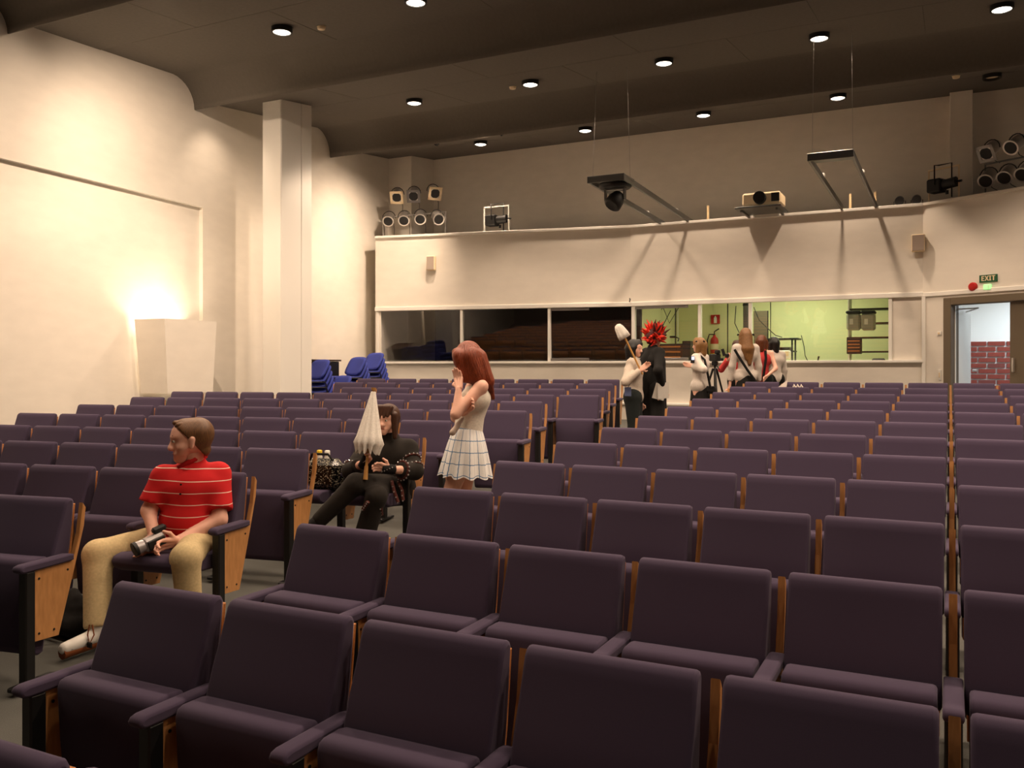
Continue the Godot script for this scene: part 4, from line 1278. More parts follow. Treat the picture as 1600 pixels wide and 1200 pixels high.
# ---------------------------------------------------------------- figures: smooth union of tapered capsules, meshed as surface nets
func sdf(s: SurfaceTool, bones: Array, cell: float, k: float, off: Vector3, clips := []) -> void:
	var lo := Vector3(1e9, 1e9, 1e9)
	var hi := -lo
	for b in bones:
		var r: float = maxf(b[2], b[3]) + cell * 3.0
		for p in [b[0], b[1]]:
			lo = lo.min(p - Vector3(r, r, r))
			hi = hi.max(p + Vector3(r, r, r))
	var nx := int((hi.x - lo.x) / cell) + 2
	var ny := int((hi.y - lo.y) / cell) + 2
	var nz := int((hi.z - lo.z) / cell) + 2
	var f := PackedFloat32Array()
	f.resize(nx * ny * nz)
	f.fill(1.0)
	for bn in bones:
		var a: Vector3 = bn[0]
		var b: Vector3 = bn[1]
		var ra: float = bn[2]
		var dr: float = bn[3] - ra
		var flag: int = bn[4] if bn.size() > 4 else 0
		var ab := b - a
		var inv := 1.0 / maxf(ab.length_squared(), 1e-9)
		var ax := ab.normalized()
		var mg: float = maxf(ra, bn[3]) + k + 2.0 * cell
		var p0 := (a.min(b) - Vector3(mg, mg, mg) - lo) / cell
		var p1 := (a.max(b) + Vector3(mg, mg, mg) - lo) / cell
		var x0 := maxi(0, int(p0.x))
		var x1 := mini(nx - 1, int(p1.x) + 1)
		var y0 := maxi(0, int(p0.y))
		var y1 := mini(ny - 1, int(p1.y) + 1)
		var z0 := maxi(0, int(p0.z))
		var z1 := mini(nz - 1, int(p1.z) + 1)
		for z in range(z0, z1 + 1):
			for y in range(y0, y1 + 1):
				var row := (z * ny + y) * nx
				var p := lo + Vector3(x0, y, z) * cell - a
				for x in range(x0, x1 + 1):
					var t := clampf(p.dot(ab) * inv, 0.0, 1.0)
					var d := (p - ab * t).length() - ra - dr * t
					if flag > 0:
						if flag & 1: d = maxf(d, (p - ab).dot(ax))
						if flag & 2: d = maxf(d, -p.dot(ax))
					var o := f[row + x]
					if d < o + k:
						var h := clampf(0.5 + 0.5 * (o - d) / k, 0.0, 1.0)
						f[row + x] = o + (d - o) * h - k * h * (1.0 - h)
					p.x += cell
	for c in clips:   # [point, normal]: what lies beyond the plane is cut away
		for z in nz:
			for y in ny:
				var row := (z * ny + y) * nx
				var p: Vector3 = lo + Vector3(0, y, z) * cell - c[0]
				for x in nx:
					f[row + x] = maxf(f[row + x], p.dot(c[1]))
					p.x += cell
	var ids := {}
	var vs := PackedVector3Array()
	var sy := nx
	var sz := nx * ny
	var co := [0, 1, sy, sy + 1, sz, sz + 1, sz + sy, sz + sy + 1]
	var ed := [[0, 1], [2, 3], [4, 5], [6, 7], [0, 2], [1, 3], [4, 6], [5, 7], [0, 4], [1, 5], [2, 6], [3, 7]]
	var lim := cell * 2.2
	for z in nz - 1:
		for y in ny - 1:
			var i := (z * ny + y) * nx - 1
			for x in nx - 1:
				i += 1
				if absf(f[i]) > lim: continue
				var neg := 0
				for c in co:
					if f[i + c] < 0.0: neg += 1
				if neg == 0 or neg == 8: continue
				var sum := Vector3.ZERO
				var n := 0
				for e in ed:
					var fa: float = f[i + co[e[0]]]
					var fb: float = f[i + co[e[1]]]
					if (fa < 0.0) != (fb < 0.0):
						var t := fa / (fa - fb)
						var e0: int = e[0]
						var e1: int = e[1]
						sum += Vector3(e0 & 1, (e0 >> 1) & 1, e0 >> 2).lerp(Vector3(e1 & 1, (e1 >> 1) & 1, e1 >> 2), t)
						n += 1
				ids[i] = vs.size()
				vs.append(lo + (Vector3(x, y, z) + sum / n) * cell - off)
	s.set_smooth_group(0)
	var steps := [1, sy, sz]
	for i in ids:
		for axi in 3:
			var st: int = steps[axi]
			if (f[i] < 0.0) == (f[i + st] < 0.0): continue
			var u: int = steps[(axi + 1) % 3]
			var w: int = steps[(axi + 2) % 3]
			if not (ids.has(i - u) and ids.has(i - w) and ids.has(i - u - w)): continue
			var o := Vector3.ZERO
			o[axi] = 1.0 if f[i] < 0.0 else -1.0
			quad(s, vs[ids[i]], vs[ids[i - u]], vs[ids[i - u - w]], vs[ids[i - w]], o)
func cloth(node: Node3D, called: String, bones: Array, cell: float, k: float, m: String) -> MeshInstance3D:
	var s := st_new()
	sdf(s, bones, cell, k, node.position)
	return obj(called, s, M[m], node)
func cam_dir(x: float, y: float, z: float) -> Vector3:   # right, up, towards the camera
	return (Vector3(cos(YAW), 0, -sin(YAW)) * x + Vector3.UP * y + Vector3(sin(YAW), 0, cos(YAW)) * z).normalized()
func head_bones(c: Vector3, fw: Vector3, up: Vector3, q: float) -> Array:
	var sd := fw.cross(up).normalized()
	up = sd.cross(fw).normalized()
	var o := func(x: float, y: float, z: float) -> Vector3: return c + (sd * x + up * y + fw * z) * q
	var b := [[o.call(0, 0.03, -0.035), o.call(0, 0.03, 0.02), 0.077 * q, 0.074 * q], [o.call(0, -0.005, -0.03), o.call(0, -0.01, 0.02), 0.066 * q, 0.066 * q], [o.call(0, -0.03, 0.035), o.call(0, -0.078, 0.05), 0.05 * q, 0.034 * q], [o.call(0, -0.092, 0.068), o.call(0, -0.096, 0.062), 0.018 * q, 0.02 * q], [o.call(0, 0.008, 0.083), o.call(0, -0.03, 0.098), 0.010 * q, 0.0145 * q], [o.call(0.02, -0.064, 0.074), o.call(-0.02, -0.064, 0.074), 0.011 * q, 0.011 * q]]
	for k in [-1, 1]:
		b.append([o.call(0.038 * k, -0.03, 0.04), o.call(0.03 * k, -0.055, 0.045), 0.032 * q, 0.026 * q])
		b.append([o.call(0.045 * k, 0.028, 0.062), o.call(0.012 * k, 0.024, 0.08), 0.014 * q, 0.014 * q])
		b.append([o.call(0.076 * k, 0.012, -0.005), o.call(0.074 * k, -0.03, 0.0), 0.015 * q, 0.010 * q])
		b.append([o.call(0.014 * k, -0.034, 0.094), o.call(0.008 * k, -0.034, 0.096), 0.009 * q, 0.009 * q])
	return b
func face(node: Node3D, c: Vector3, fw: Vector3, up: Vector3, q: float, brow: String) -> void:
	var sd := fw.cross(up).normalized()
	up = sd.cross(fw).normalized()
	var o := func(x: float, y: float, z: float) -> Vector3: return c + (sd * x + up * y + fw * z) * q - node.position
	for k in [-1, 1]:
		var s := st_new()
		lathe(s, [Vector2(0, -0.012), Vector2(0.009, -0.007), Vector2(0.0125, 0), Vector2(0.009, 0.007), Vector2(0, 0.012)], 12, Transform3D(Basis(sd * q, up * q, fw * q), o.call(0.031 * k, 0.004, 0.0765)))
		var e := obj("eye", s, M.eye_white, node)
		s = st_new()
		lathe(s, [Vector2(0, -0.006), Vector2(0.006, 0), Vector2(0, 0.006)], 10, Transform3D(Basis(sd * q, fw * q, up * q), o.call(0.031 * k, 0.004, 0.0865)))
		obj("iris", s, M.eye_dark, e)
		s = st_new()
		tube(s, [o.call(0.052 * k, 0.026, 0.070), o.call(0.034 * k, 0.034, 0.084), o.call(0.014 * k, 0.028, 0.090)], [0.003 * q, 0.005 * q, 0.004 * q], 6)
		obj("eyebrow", s, M[brow], node)
	var s2 := st_new()
	tube(s2, [o.call(0.026, -0.066, 0.076), o.call(0.012, -0.063, 0.0845), o.call(-0.012, -0.063, 0.0845), o.call(-0.026, -0.066, 0.076)], [0.002 * q, 0.006 * q, 0.006 * q, 0.002 * q], 6)
	obj("mouth", s2, M.lip, node)
# wrist, finger direction, direction the palm faces, direction of the thumb, bend of each joint
func hand_bones(w: Vector3, d: Vector3, n: Vector3, t: Vector3, curl: float, q := 1.0) -> Array:
	d = d.normalized()
	n = (n - d * n.dot(d)).normalized()
	t = (t - d * t.dot(d) - n * t.dot(n)).normalized()
	var b := []
	for k in [-1, 0, 1]: b.append([w + t * 0.014 * k * q, w + (d * 0.078 + t * 0.026 * k) * q, 0.019 * q, 0.0145 * q])
	var ln := [0.040, 0.046, 0.043, 0.033]
	for i in 4:
		var p := w + (d * (0.082 - 0.004 * absf(i - 1.0)) + t * (0.031 - 0.0205 * i)) * q
		var dv := d
		var l: float = ln[i] * q
		for j in 3:
			dv = dv.rotated(n.cross(d).normalized() * -1.0, -curl * (0.7 if j == 0 else 1.0)).normalized()
			var e := p + dv * l
			b.append([p, e, (0.0092 - 0.0007 * j) * q, (0.0086 - 0.0007 * j) * q])
			p = e
			l *= 0.68
	var tp := w + (d * 0.022 + t * 0.030) * q
	var td := (t * 0.75 + d * 0.6 + n * 0.35).normalized()
	b.append([w + (d * 0.012 + t * 0.018) * q, tp + td * 0.035 * q, 0.0145 * q, 0.0105 * q])
	b.append([tp + td * 0.035 * q, tp + (td * 0.035 + (d * 0.75 + n * 0.6 + t * 0.1).normalized() * 0.034) * q, 0.0105 * q, 0.0085 * q])
	return b
func elbow(a: Vector3, b: Vector3, l1: float, l2: float, hint: Vector3) -> Vector3:
	var d := minf((b - a).length(), (l1 + l2) * 0.995)
	var u := (b - a).normalized()
	var x := (l1 * l1 - l2 * l2 + d * d) / (2.0 * d)
	var h := sqrt(maxf(l1 * l1 - x * x, 0.0))
	return a + u * x + (hint - u * hint.dot(u)).normalized() * h
func fat(bones: Array, r: float) -> Array:
	var o := []
	for b in bones:
		var c: Array = b.duplicate()
		c[2] += r
		c[3] += r
		o.append(c)
	return o
# pleated surface of revolution around a -> b: rings of [share of the way, radius along u, radius along w, ripple]
func pleated(s: SurfaceTool, a: Vector3, b: Vector3, u: Vector3, rings: Array, folds: int, segs: int, ragged := 0.0) -> void:
	var ax := (b - a).normalized()
	u = (u - ax * u.dot(ax)).normalized()
	var w := ax.cross(u)
	var g := []
	for r in rings.size():
		var row := []
		for k in segs + 1:
			var an := TAU * k / segs
			var rp: float = 1.0 + rings[r][3] * sin(folds * an + 0.8 * sin(an * 3.0))
			var y: float = rings[r][0]
			if r == rings.size() - 1: y += ragged * sin(folds * an)
			row.append(a.lerp(b, y) + (u * cos(an) * rings[r][1] + w * sin(an) * rings[r][2]) * rp)
		g.append(row)
	s.set_smooth_group(0)
	for r in rings.size() - 1:
		for k in segs:
			var q := [g[r][k], g[r + 1][k], g[r + 1][k + 1], g[r][k + 1]]
			var uv := [Vector2(float(k) / segs, rings[r][0]), Vector2(float(k) / segs, rings[r + 1][0]), Vector2(float(k + 1) / segs, rings[r + 1][0]), Vector2(float(k + 1) / segs, rings[r][0])]
			var o: Vector3 = (q[0] + q[2]) * 0.5 - a.lerp(b, rings[r][0])
			o -= ax * o.dot(ax)
			var flip: bool = (q[0] - q[2]).cross(q[0] - q[1]).dot(o) < 0.0
			for t in [[0, 1, 2], [0, 2, 3]]:
				for z in ([t[0], t[2], t[1]] if flip else t):
					s.set_uv(uv[z])
					s.add_vertex(q[z])

func people() -> void:
	man_in_red()
	redhead()
	parasol_sitter()
	far_group()

func man_in_red() -> void:
	var base := pz(290, 838, 5.3)
	base.y = floor_y(base.x, -base.z)
	var t := thing("person", "person in red striped polo shirt and khaki trousers seated with a camcorder", "person", base)
	var hl := pz(314, 842, 5.30)
	var hr := pz(274, 841, 5.36)
	var kl := pz(290, 872, 4.90)
	var al := pz(298, 972, 4.93)
	var kr := pz(153, 866, 5.02)
	var ar := pz(152, 990, 4.88)
	var sl := pz(341, 741, 5.32)
	var sr := pz(256, 746, 5.22)
	var el := pz(343, 812, 5.22)
	var wl := pz(276, 846, 5.04)
	var er := pz(233, 798, 5.16)
	var wr := pz(240, 838, 5.04)
	var ch := pz(298, 765, 5.26)
	var be := pz(292, 812, 5.25)
	var nb := pz(302, 722, 5.29)
	var hc := pz(297, 688, 5.23)
	var fw := cam_dir(-0.92, -0.06, 0.42)
	var torso := [[hl, hr, 0.115, 0.115], [pz(300, 838, 5.32), be, 0.125, 0.135], [be, ch, 0.135, 0.13], [pz(322, 762, 5.29), pz(275, 766, 5.24), 0.115, 0.11], [sl, sr, 0.058, 0.058], [ch, nb, 0.11, 0.058]]
	var arms := [[sl, el, 0.052, 0.043], [el, wl, 0.042, 0.029], [sr, er, 0.052, 0.043], [er, wr, 0.042, 0.029]]
	var legs := [[hl, kl, 0.088, 0.062], [kl, al, 0.060, 0.042], [hr, kr, 0.088, 0.062], [kr, ar, 0.060, 0.042]]
	var s := st_new()
	var neck := [[nb, pz(301, 708, 5.26), 0.060, 0.056]]
	sdf(s, torso + arms + legs + neck + [[pz(301, 708, 5.26), hc, 0.055, 0.06]], 0.014, 0.03, base)
	sdf(s, head_bones(hc, fw, Vector3.UP, 1.13) + [[nb, pz(300, 700, 5.25), 0.058, 0.056]], 0.006, 0.016, base)
	sdf(s, hand_bones(wl, pz(246, 852, 4.96) - wl, cam_dir(-0.3, 0.35, -0.6), cam_dir(-0.2, 0.9, 0.2), 0.62, 1.05), 0.004, 0.007, base)
	sdf(s, hand_bones(wr, pz(232, 862, 4.98) - wr, cam_dir(0.6, -0.1, 0.3), cam_dir(0.2, 0.3, 0.9), 0.55, 1.05), 0.004, 0.007, base)
	obj("body", s, M.skin, t)
	face(t, hc, fw, Vector3.UP, 1.13, "hair_sand")
	# hair: short, cap over the skull
	var sd := fw.cross(Vector3.UP).normalized()
	var hq := func(x: float, y: float, z: float) -> Vector3: return hc + (sd * x + Vector3.UP * y + fw * z) * 1.13
	s = st_new()
	sdf(s, [[hq.call(0, 0.034, -0.038), hq.call(0, 0.036, 0.02), 0.096, 0.093], [hq.call(0, -0.01, -0.04), hq.call(0, -0.05, -0.052), 0.082, 0.06]], 0.006, 0.02, base, [[hq.call(0, 0.03, 0.028), (fw * 0.72 - Vector3.UP * 0.62).normalized()]])
	sdf(s, [[hq.call(0.04, 0.088, 0.045), hq.call(0.02, 0.095, 0.07), 0.022, 0.016], [hq.call(0, 0.09, 0.045), hq.call(-0.015, 0.098, 0.075), 0.024, 0.016], [hq.call(-0.04, 0.085, 0.045), hq.call(-0.045, 0.088, 0.062), 0.022, 0.014]], 0.006, 0.014, base)
	obj("hair", s, M.hair_sand, t)
	var sh := fat(torso.slice(1), 0.014)
	sh.append([sl, sl.lerp(el, 0.80), 0.070, 0.080, 1])
	sh.append([sr, sr.lerp(er, 0.80), 0.070, 0.080, 1])
	sh.append([pz(296, 842, 5.3), be, 0.135, 0.145])
	auto_uv = true
	var shirt := cloth(t, "polo_shirt", sh, 0.012, 0.03, "shirt_red")
	auto_uv = false
	s = st_new()
	for k in [-1, 1]:
		tube(s, [nb + Vector3(0, 0.03, 0) - fw * 0.07 - base, nb + Vector3(0, 0.026, 0) + sd * 0.075 * k - base, nb + Vector3(0, -0.02, 0) + fw * 0.07 + sd * 0.03 * k + cam_dir(0, 0, 1) * 0.03 - base, nb + Vector3(0, -0.055, 0) + fw * 0.085 + sd * 0.01 * k + cam_dir(0, 0, 1) * 0.03 - base], [0.017, 0.018, 0.016, 0.006], 8)
	obj("collar", s, M.collar_red, shirt)
	s = st_new()
	for q in [[283, 757], [282, 772]]:
		var bp := pz(q[0], q[1], 5.102) - base
		tube(s, [bp, bp + cam_dir(0, 0, 1) * 0.005], 0.006, 8)
	obj("buttons", s, M.eye_dark, shirt).set_meta("kind", "stuff")
	var tr := [[hl, hr, 0.128, 0.128], [hl, kl, 0.108, 0.080], [kl, kl.lerp(al, 0.9), 0.080, 0.066, 1], [hr, kr, 0.108, 0.080], [kr, kr.lerp(ar, 0.93), 0.080, 0.072, 1]]
	cloth(t, "trousers", tr, 0.013, 0.03, "khaki")
	for q in [[al, cam_dir(-0.15, -0.12, 0.95)], [ar, cam_dir(-0.5, -0.12, 0.85)]]:
		var a: Vector3 = q[0]
		var d: Vector3 = q[1]
		a.y = base.y + 0.075
		var toe := a + d * 0.19
		toe.y = base.y + 0.032
		var shoe := cloth(t, "shoe", [[a + Vector3(0, -0.02, 0) - d * 0.04, toe, 0.045, 0.034], [a, a + Vector3(0, 0.05, 0), 0.044, 0.045]], 0.01, 0.02, "white_plastic")
		s = st_new()
		tube(s, [a - d * 0.06 - base - Vector3(0, 0.062, 0), toe + d * 0.02 - base - Vector3(0, 0.02, 0)], [0.03, 0.034], 8)
		obj("sole", s, M.leather_tan, shoe)
	# camcorder held in both hands
	var cp := pz(233, 850, 4.95)
	var cd := cam_dir(-0.62, -0.28, 0.62)
	var cx := cd.cross(Vector3.UP).normalized()
	var cy := cx.cross(cd).normalized()
	var cm := thing("camcorder", "silver camcorder with a flipped-out screen held by the red-shirted person", "camera", cp)
	cm.basis = Basis(cx, cy, -cd)
	box_part("body", cm, Vector3(0, 0, 0.03), Vector3(0.062, 0.078, 0.13), "silver", 0.014)
	s = st_new()
	tube(s, [Vector3(0, 0.006, -0.03), Vector3(0, 0.006, -0.075)], [0.036, 0.038], 18)
	obj("lens_barrel", s, M.silver, cm)
	s = st_new()
	tube(s, [Vector3(0, 0.006, -0.07), Vector3(0, 0.006, -0.088)], [0.041, 0.041], 18)
	tube(s, [Vector3(0, 0.006, -0.088), Vector3(0, 0.006, -0.09)], 0.03, 18)
	obj("lens_hood", s, M.dark_plastic, cm)
	box_part("viewfinder", cm, Vector3(0.01, 0.055, 0.08), Vector3(0.04, 0.035, 0.08), "dark_plastic", 0.01)
	box_part("flip_screen", cm, Vector3(0.075, -0.01, 0.045), Vector3(0.085, 0.06, 0.014), "silver", 0.004)
	box_part("hand_strap", cm, Vector3(-0.04, 0.0, 0.03), Vector3(0.012, 0.05, 0.10), "dark_plastic", 0.004)
	# backpack on the floor and lanyard on the shoe
	var bp2 := pz(106, 985, 5.12)
	bp2.y = floor_y(bp2.x, -bp2.z)
	var bg := thing("backpack", "black crumpled backpack on the carpet beside the seated red-shirted person", "bag", bp2)
	cloth(bg, "bag", [[bp2 + Vector3(-0.12, 0.09, 0), bp2 + Vector3(0.12, 0.08, 0.02), 0.085, 0.08], [bp2 + Vector3(-0.02, 0.18, -0.02), bp2 + Vector3(0.09, 0.16, 0), 0.07, 0.06], [bp2 + Vector3(0.02, 0.24, -0.02), bp2 + Vector3(0.08, 0.22, 0), 0.035, 0.03]], 0.014, 0.03, "cloth_black")
	cable(bg, "strap", [Vector3(-0.14, 0.06, 0.09), Vector3(-0.05, 0.12, 0.12), Vector3(0.06, 0.05, 0.12)], 0.01, "leather_red")
	var ln := thing("lanyard", "brown beaded cord tied above the white shoe of the red-shirted person", "cord", ar)
	cable(ln, "cord", [pz(140, 976, 4.80) - ar, pz(137, 992, 4.79) - ar, pz(140, 1006, 4.78) - ar, pz(147, 992, 4.79) - ar, pz(144, 976, 4.80) - ar], 0.004, "leather_tan")
	box_part("pendant", ln, pz(140, 1008, 4.775) - ar, Vector3(0.035, 0.03, 0.012), "cloth_black", 0.003)
	var pw := thing("power_socket", "white socket box with a grey cable clipped to a seat side", "socket", pz(350, 899, 5.22))
	box_part("box", pw, Vector3.ZERO, Vector3(0.055, 0.06, 0.06), "white_plastic", 0.008)
	box_part("outlet", pw, Vector3(0.01, 0, 0.032), Vector3(0.035, 0.035, 0.006), "cream_plastic", 0.002)
	cable(pw, "cable", [Vector3(-0.01, -0.03, 0), Vector3(-0.015, -0.08, 0), Vector3(-0.03, -0.12, 0.0)], 0.007, "white_plastic")

func redhead() -> void:
	var base := pz(712, 868, 6.85)
	base.y = floor_y(base.x, -base.z)
	var t := thing("person", "person with long copper hair, white tank top and plaid skirt standing in the aisle", "person", base)
	var hn := pz(726, 708, 6.80)
	var hf := pz(730, 708, 6.95)
	var kn := pz(698, 786, 6.80)
	var an := pz(704, 862, 6.86)
	var kf := pz(722, 790, 6.98)
	var af := pz(732, 862, 7.08)
	an.y = base.y + 0.07
	af.y = floor_y(af.x, -af.z) + 0.07
	var sn := pz(752, 604, 6.70)
	var sf := pz(738, 606, 6.98)
	var en := pz(712, 647, 6.62)
	var wn := pz(717, 606, 6.66)
	var ef := pz(712, 652, 6.92)
	var wf := pz(730, 640, 6.70)
	var wa := pz(733, 662, 6.85)
	var ch := pz(744, 622, 6.84)
	var nb := pz(744, 592, 6.84)
	var hc := pz(731, 561, 6.83)
	var fw := cam_dir(-0.9, -0.35, 0.05)
	var torso := [[hn, hf, 0.10, 0.10], [pz(729, 700, 6.85), wa, 0.105, 0.088], [wa, ch, 0.088, 0.10], [pz(744, 622, 6.76), pz(742, 624, 6.92), 0.092, 0.09], [pz(729, 627, 6.80), pz(727, 629, 6.90), 0.055, 0.055], [sn, sf, 0.05, 0.05], [ch, nb, 0.085, 0.05]]
	var limbs := [[sn, en, 0.047, 0.037], [en, wn, 0.037, 0.025], [sf, ef, 0.047, 0.037], [ef, wf, 0.036, 0.025], [hn, kn, 0.088, 0.055], [kn, an, 0.054, 0.036], [hf, kf, 0.088, 0.055], [kf, af, 0.054, 0.036]]
	var s := st_new()
	sdf(s, torso + limbs + [[nb, hc, 0.045, 0.05]], 0.015, 0.03, base)
	sdf(s, head_bones(hc, fw, Vector3.UP, 1.0), 0.008, 0.015, base)
	sdf(s, hand_bones(wn, pz(716, 586, 6.70) - wn, cam_dir(0.3, 0.1, -0.9), cam_dir(-0.9, 0.1, 0.0), 0.35, 0.92), 0.0045, 0.008, base)
	sdf(s, hand_bones(wf, pz(742, 630, 6.62) - wf, cam_dir(0.3, -0.3, -0.8), cam_dir(0.0, 1, 0), 0.4, 0.92), 0.0045, 0.008, base)
	obj("body", s, M.skin_pale, t)
	face(t, hc, fw, Vector3.UP, 1.0, "hair_copper")
	var top := fat(torso.slice(1, 5), 0.012)
	top.append([ch, ch.lerp(nb, 0.35), 0.098, 0.07, 1])
	for q in [[pz(747, 612, 6.77), pz(750, 596, 6.77)], [pz(741, 614, 6.92), pz(742, 598, 6.92)]]: top.append([q[0], q[1], 0.045, 0.034, 1])
	top.append([wa, pz(730, 684, 6.85), 0.098, 0.112, 1])
	cloth(t, "tank_top", top, 0.012, 0.03, "tank_white")
	s = st_new()
	var u := cam_dir(1, 0, 0)
	pleated(s, pz(731, 668, 6.85) - base, pz(727, 743, 6.85) - base, u, [[0.0, 0.108, 0.11, 0.0], [0.12, 0.125, 0.14, 0.01], [0.35, 0.15, 0.175, 0.03], [0.7, 0.18, 0.20, 0.06], [1.0, 0.205, 0.215, 0.075]], 11, 132, 0.025)
	obj("plaid_skirt", s, M.plaid, t)
	cloth(t, "sash", [[pz(716, 664, 6.72), pz(707, 676, 6.66), 0.02, 0.026], [pz(722, 654, 6.72), pz(714, 666, 6.70), 0.016, 0.02]], 0.01, 0.01, "grey_fabric")
	# long hair falling over the cheek and down the back
	var h := []
	for q in [[732, 552, 6.84, 734, 556, 6.84, 0.100, 0.100], [718, 556, 6.76, 728, 590, 6.74, 0.055, 0.045], [712, 550, 6.80, 716, 566, 6.78, 0.030, 0.035], [736, 556, 6.75, 745, 590, 6.72, 0.072, 0.055], [746, 560, 6.80, 760, 596, 6.78, 0.078, 0.062], [760, 594, 6.80, 770, 622, 6.86, 0.052, 0.018], [764, 596, 6.86, 768, 616, 6.92, 0.04, 0.015], [748, 586, 6.74, 754, 598, 6.74, 0.045, 0.02], [730, 588, 6.74, 738, 598, 6.73, 0.035, 0.014], [745, 560, 6.92, 758, 600, 6.93, 0.06, 0.04]]:
		h.append([pz(q[0], q[1], q[2]), pz(q[3], q[4], q[5]), q[6], q[7]])
	var hair := cloth(t, "hair", h, 0.011, 0.025, "hair_copper")
	s = st_new()
	var r2 := RandomNumberGenerator.new()
	r2.seed = 5
	for k in 46:
		var a := (k + r2.randf() * 0.6) / 46.0
		var pts := []
		var rad := []
		for j in 9:
			var v := j / 8.0
			var x := lerpf(726.0 + 14.0 * a, 712.0 + 60.0 * a + 5.0 * sin(v * 5.0 + k), pow(v, 0.7))
			var y := lerpf(531.0, 590.0 + 30.0 * a * a, v)
			var zf := hair_front(x, y, h)
			if zf > 50.0: continue
			pts.append(pz(x, y, zf + 0.003) - base)
			rad.append(0.008 * sin(PI * (0.15 + 0.8 * v)) + 0.001)
		if pts.size() > 3: tube(s, pts, rad, 5)
	obj("strands", s, M.hair_copper, hair).set_meta("kind", "stuff")
	for q in [[an, cam_dir(-0.9, 0, 0.2)], [af, cam_dir(-0.9, 0, 0.2)]]:
		var a: Vector3 = q[0] - Vector3(0, 0.03, 0)
		cloth(t, "shoe", [[a, a + q[1] * 0.16 - Vector3(0, 0.01, 0), 0.042, 0.03]], 0.012, 0.02, "cloth_black")

# distance of the nearest hair surface on a photo ray
func hair_front(x: float, y: float, bones: Array) -> float:
	var best := 99.0
	var bk := Vector3(sin(YAW), 0, cos(YAW))
	for b in bones:
		for i in 9:
			var c: Vector3 = b[0].lerp(b[1], i / 8.0)
			var r: float = lerpf(b[2], b[3], i / 8.0)
			var z := -(c - Vector3(0, CAM, 0)).dot(bk)
			var d := (pz(x, y, z) - c).length()
			if d < r: best = minf(best, z - sqrt(r * r - d * d))
	return best

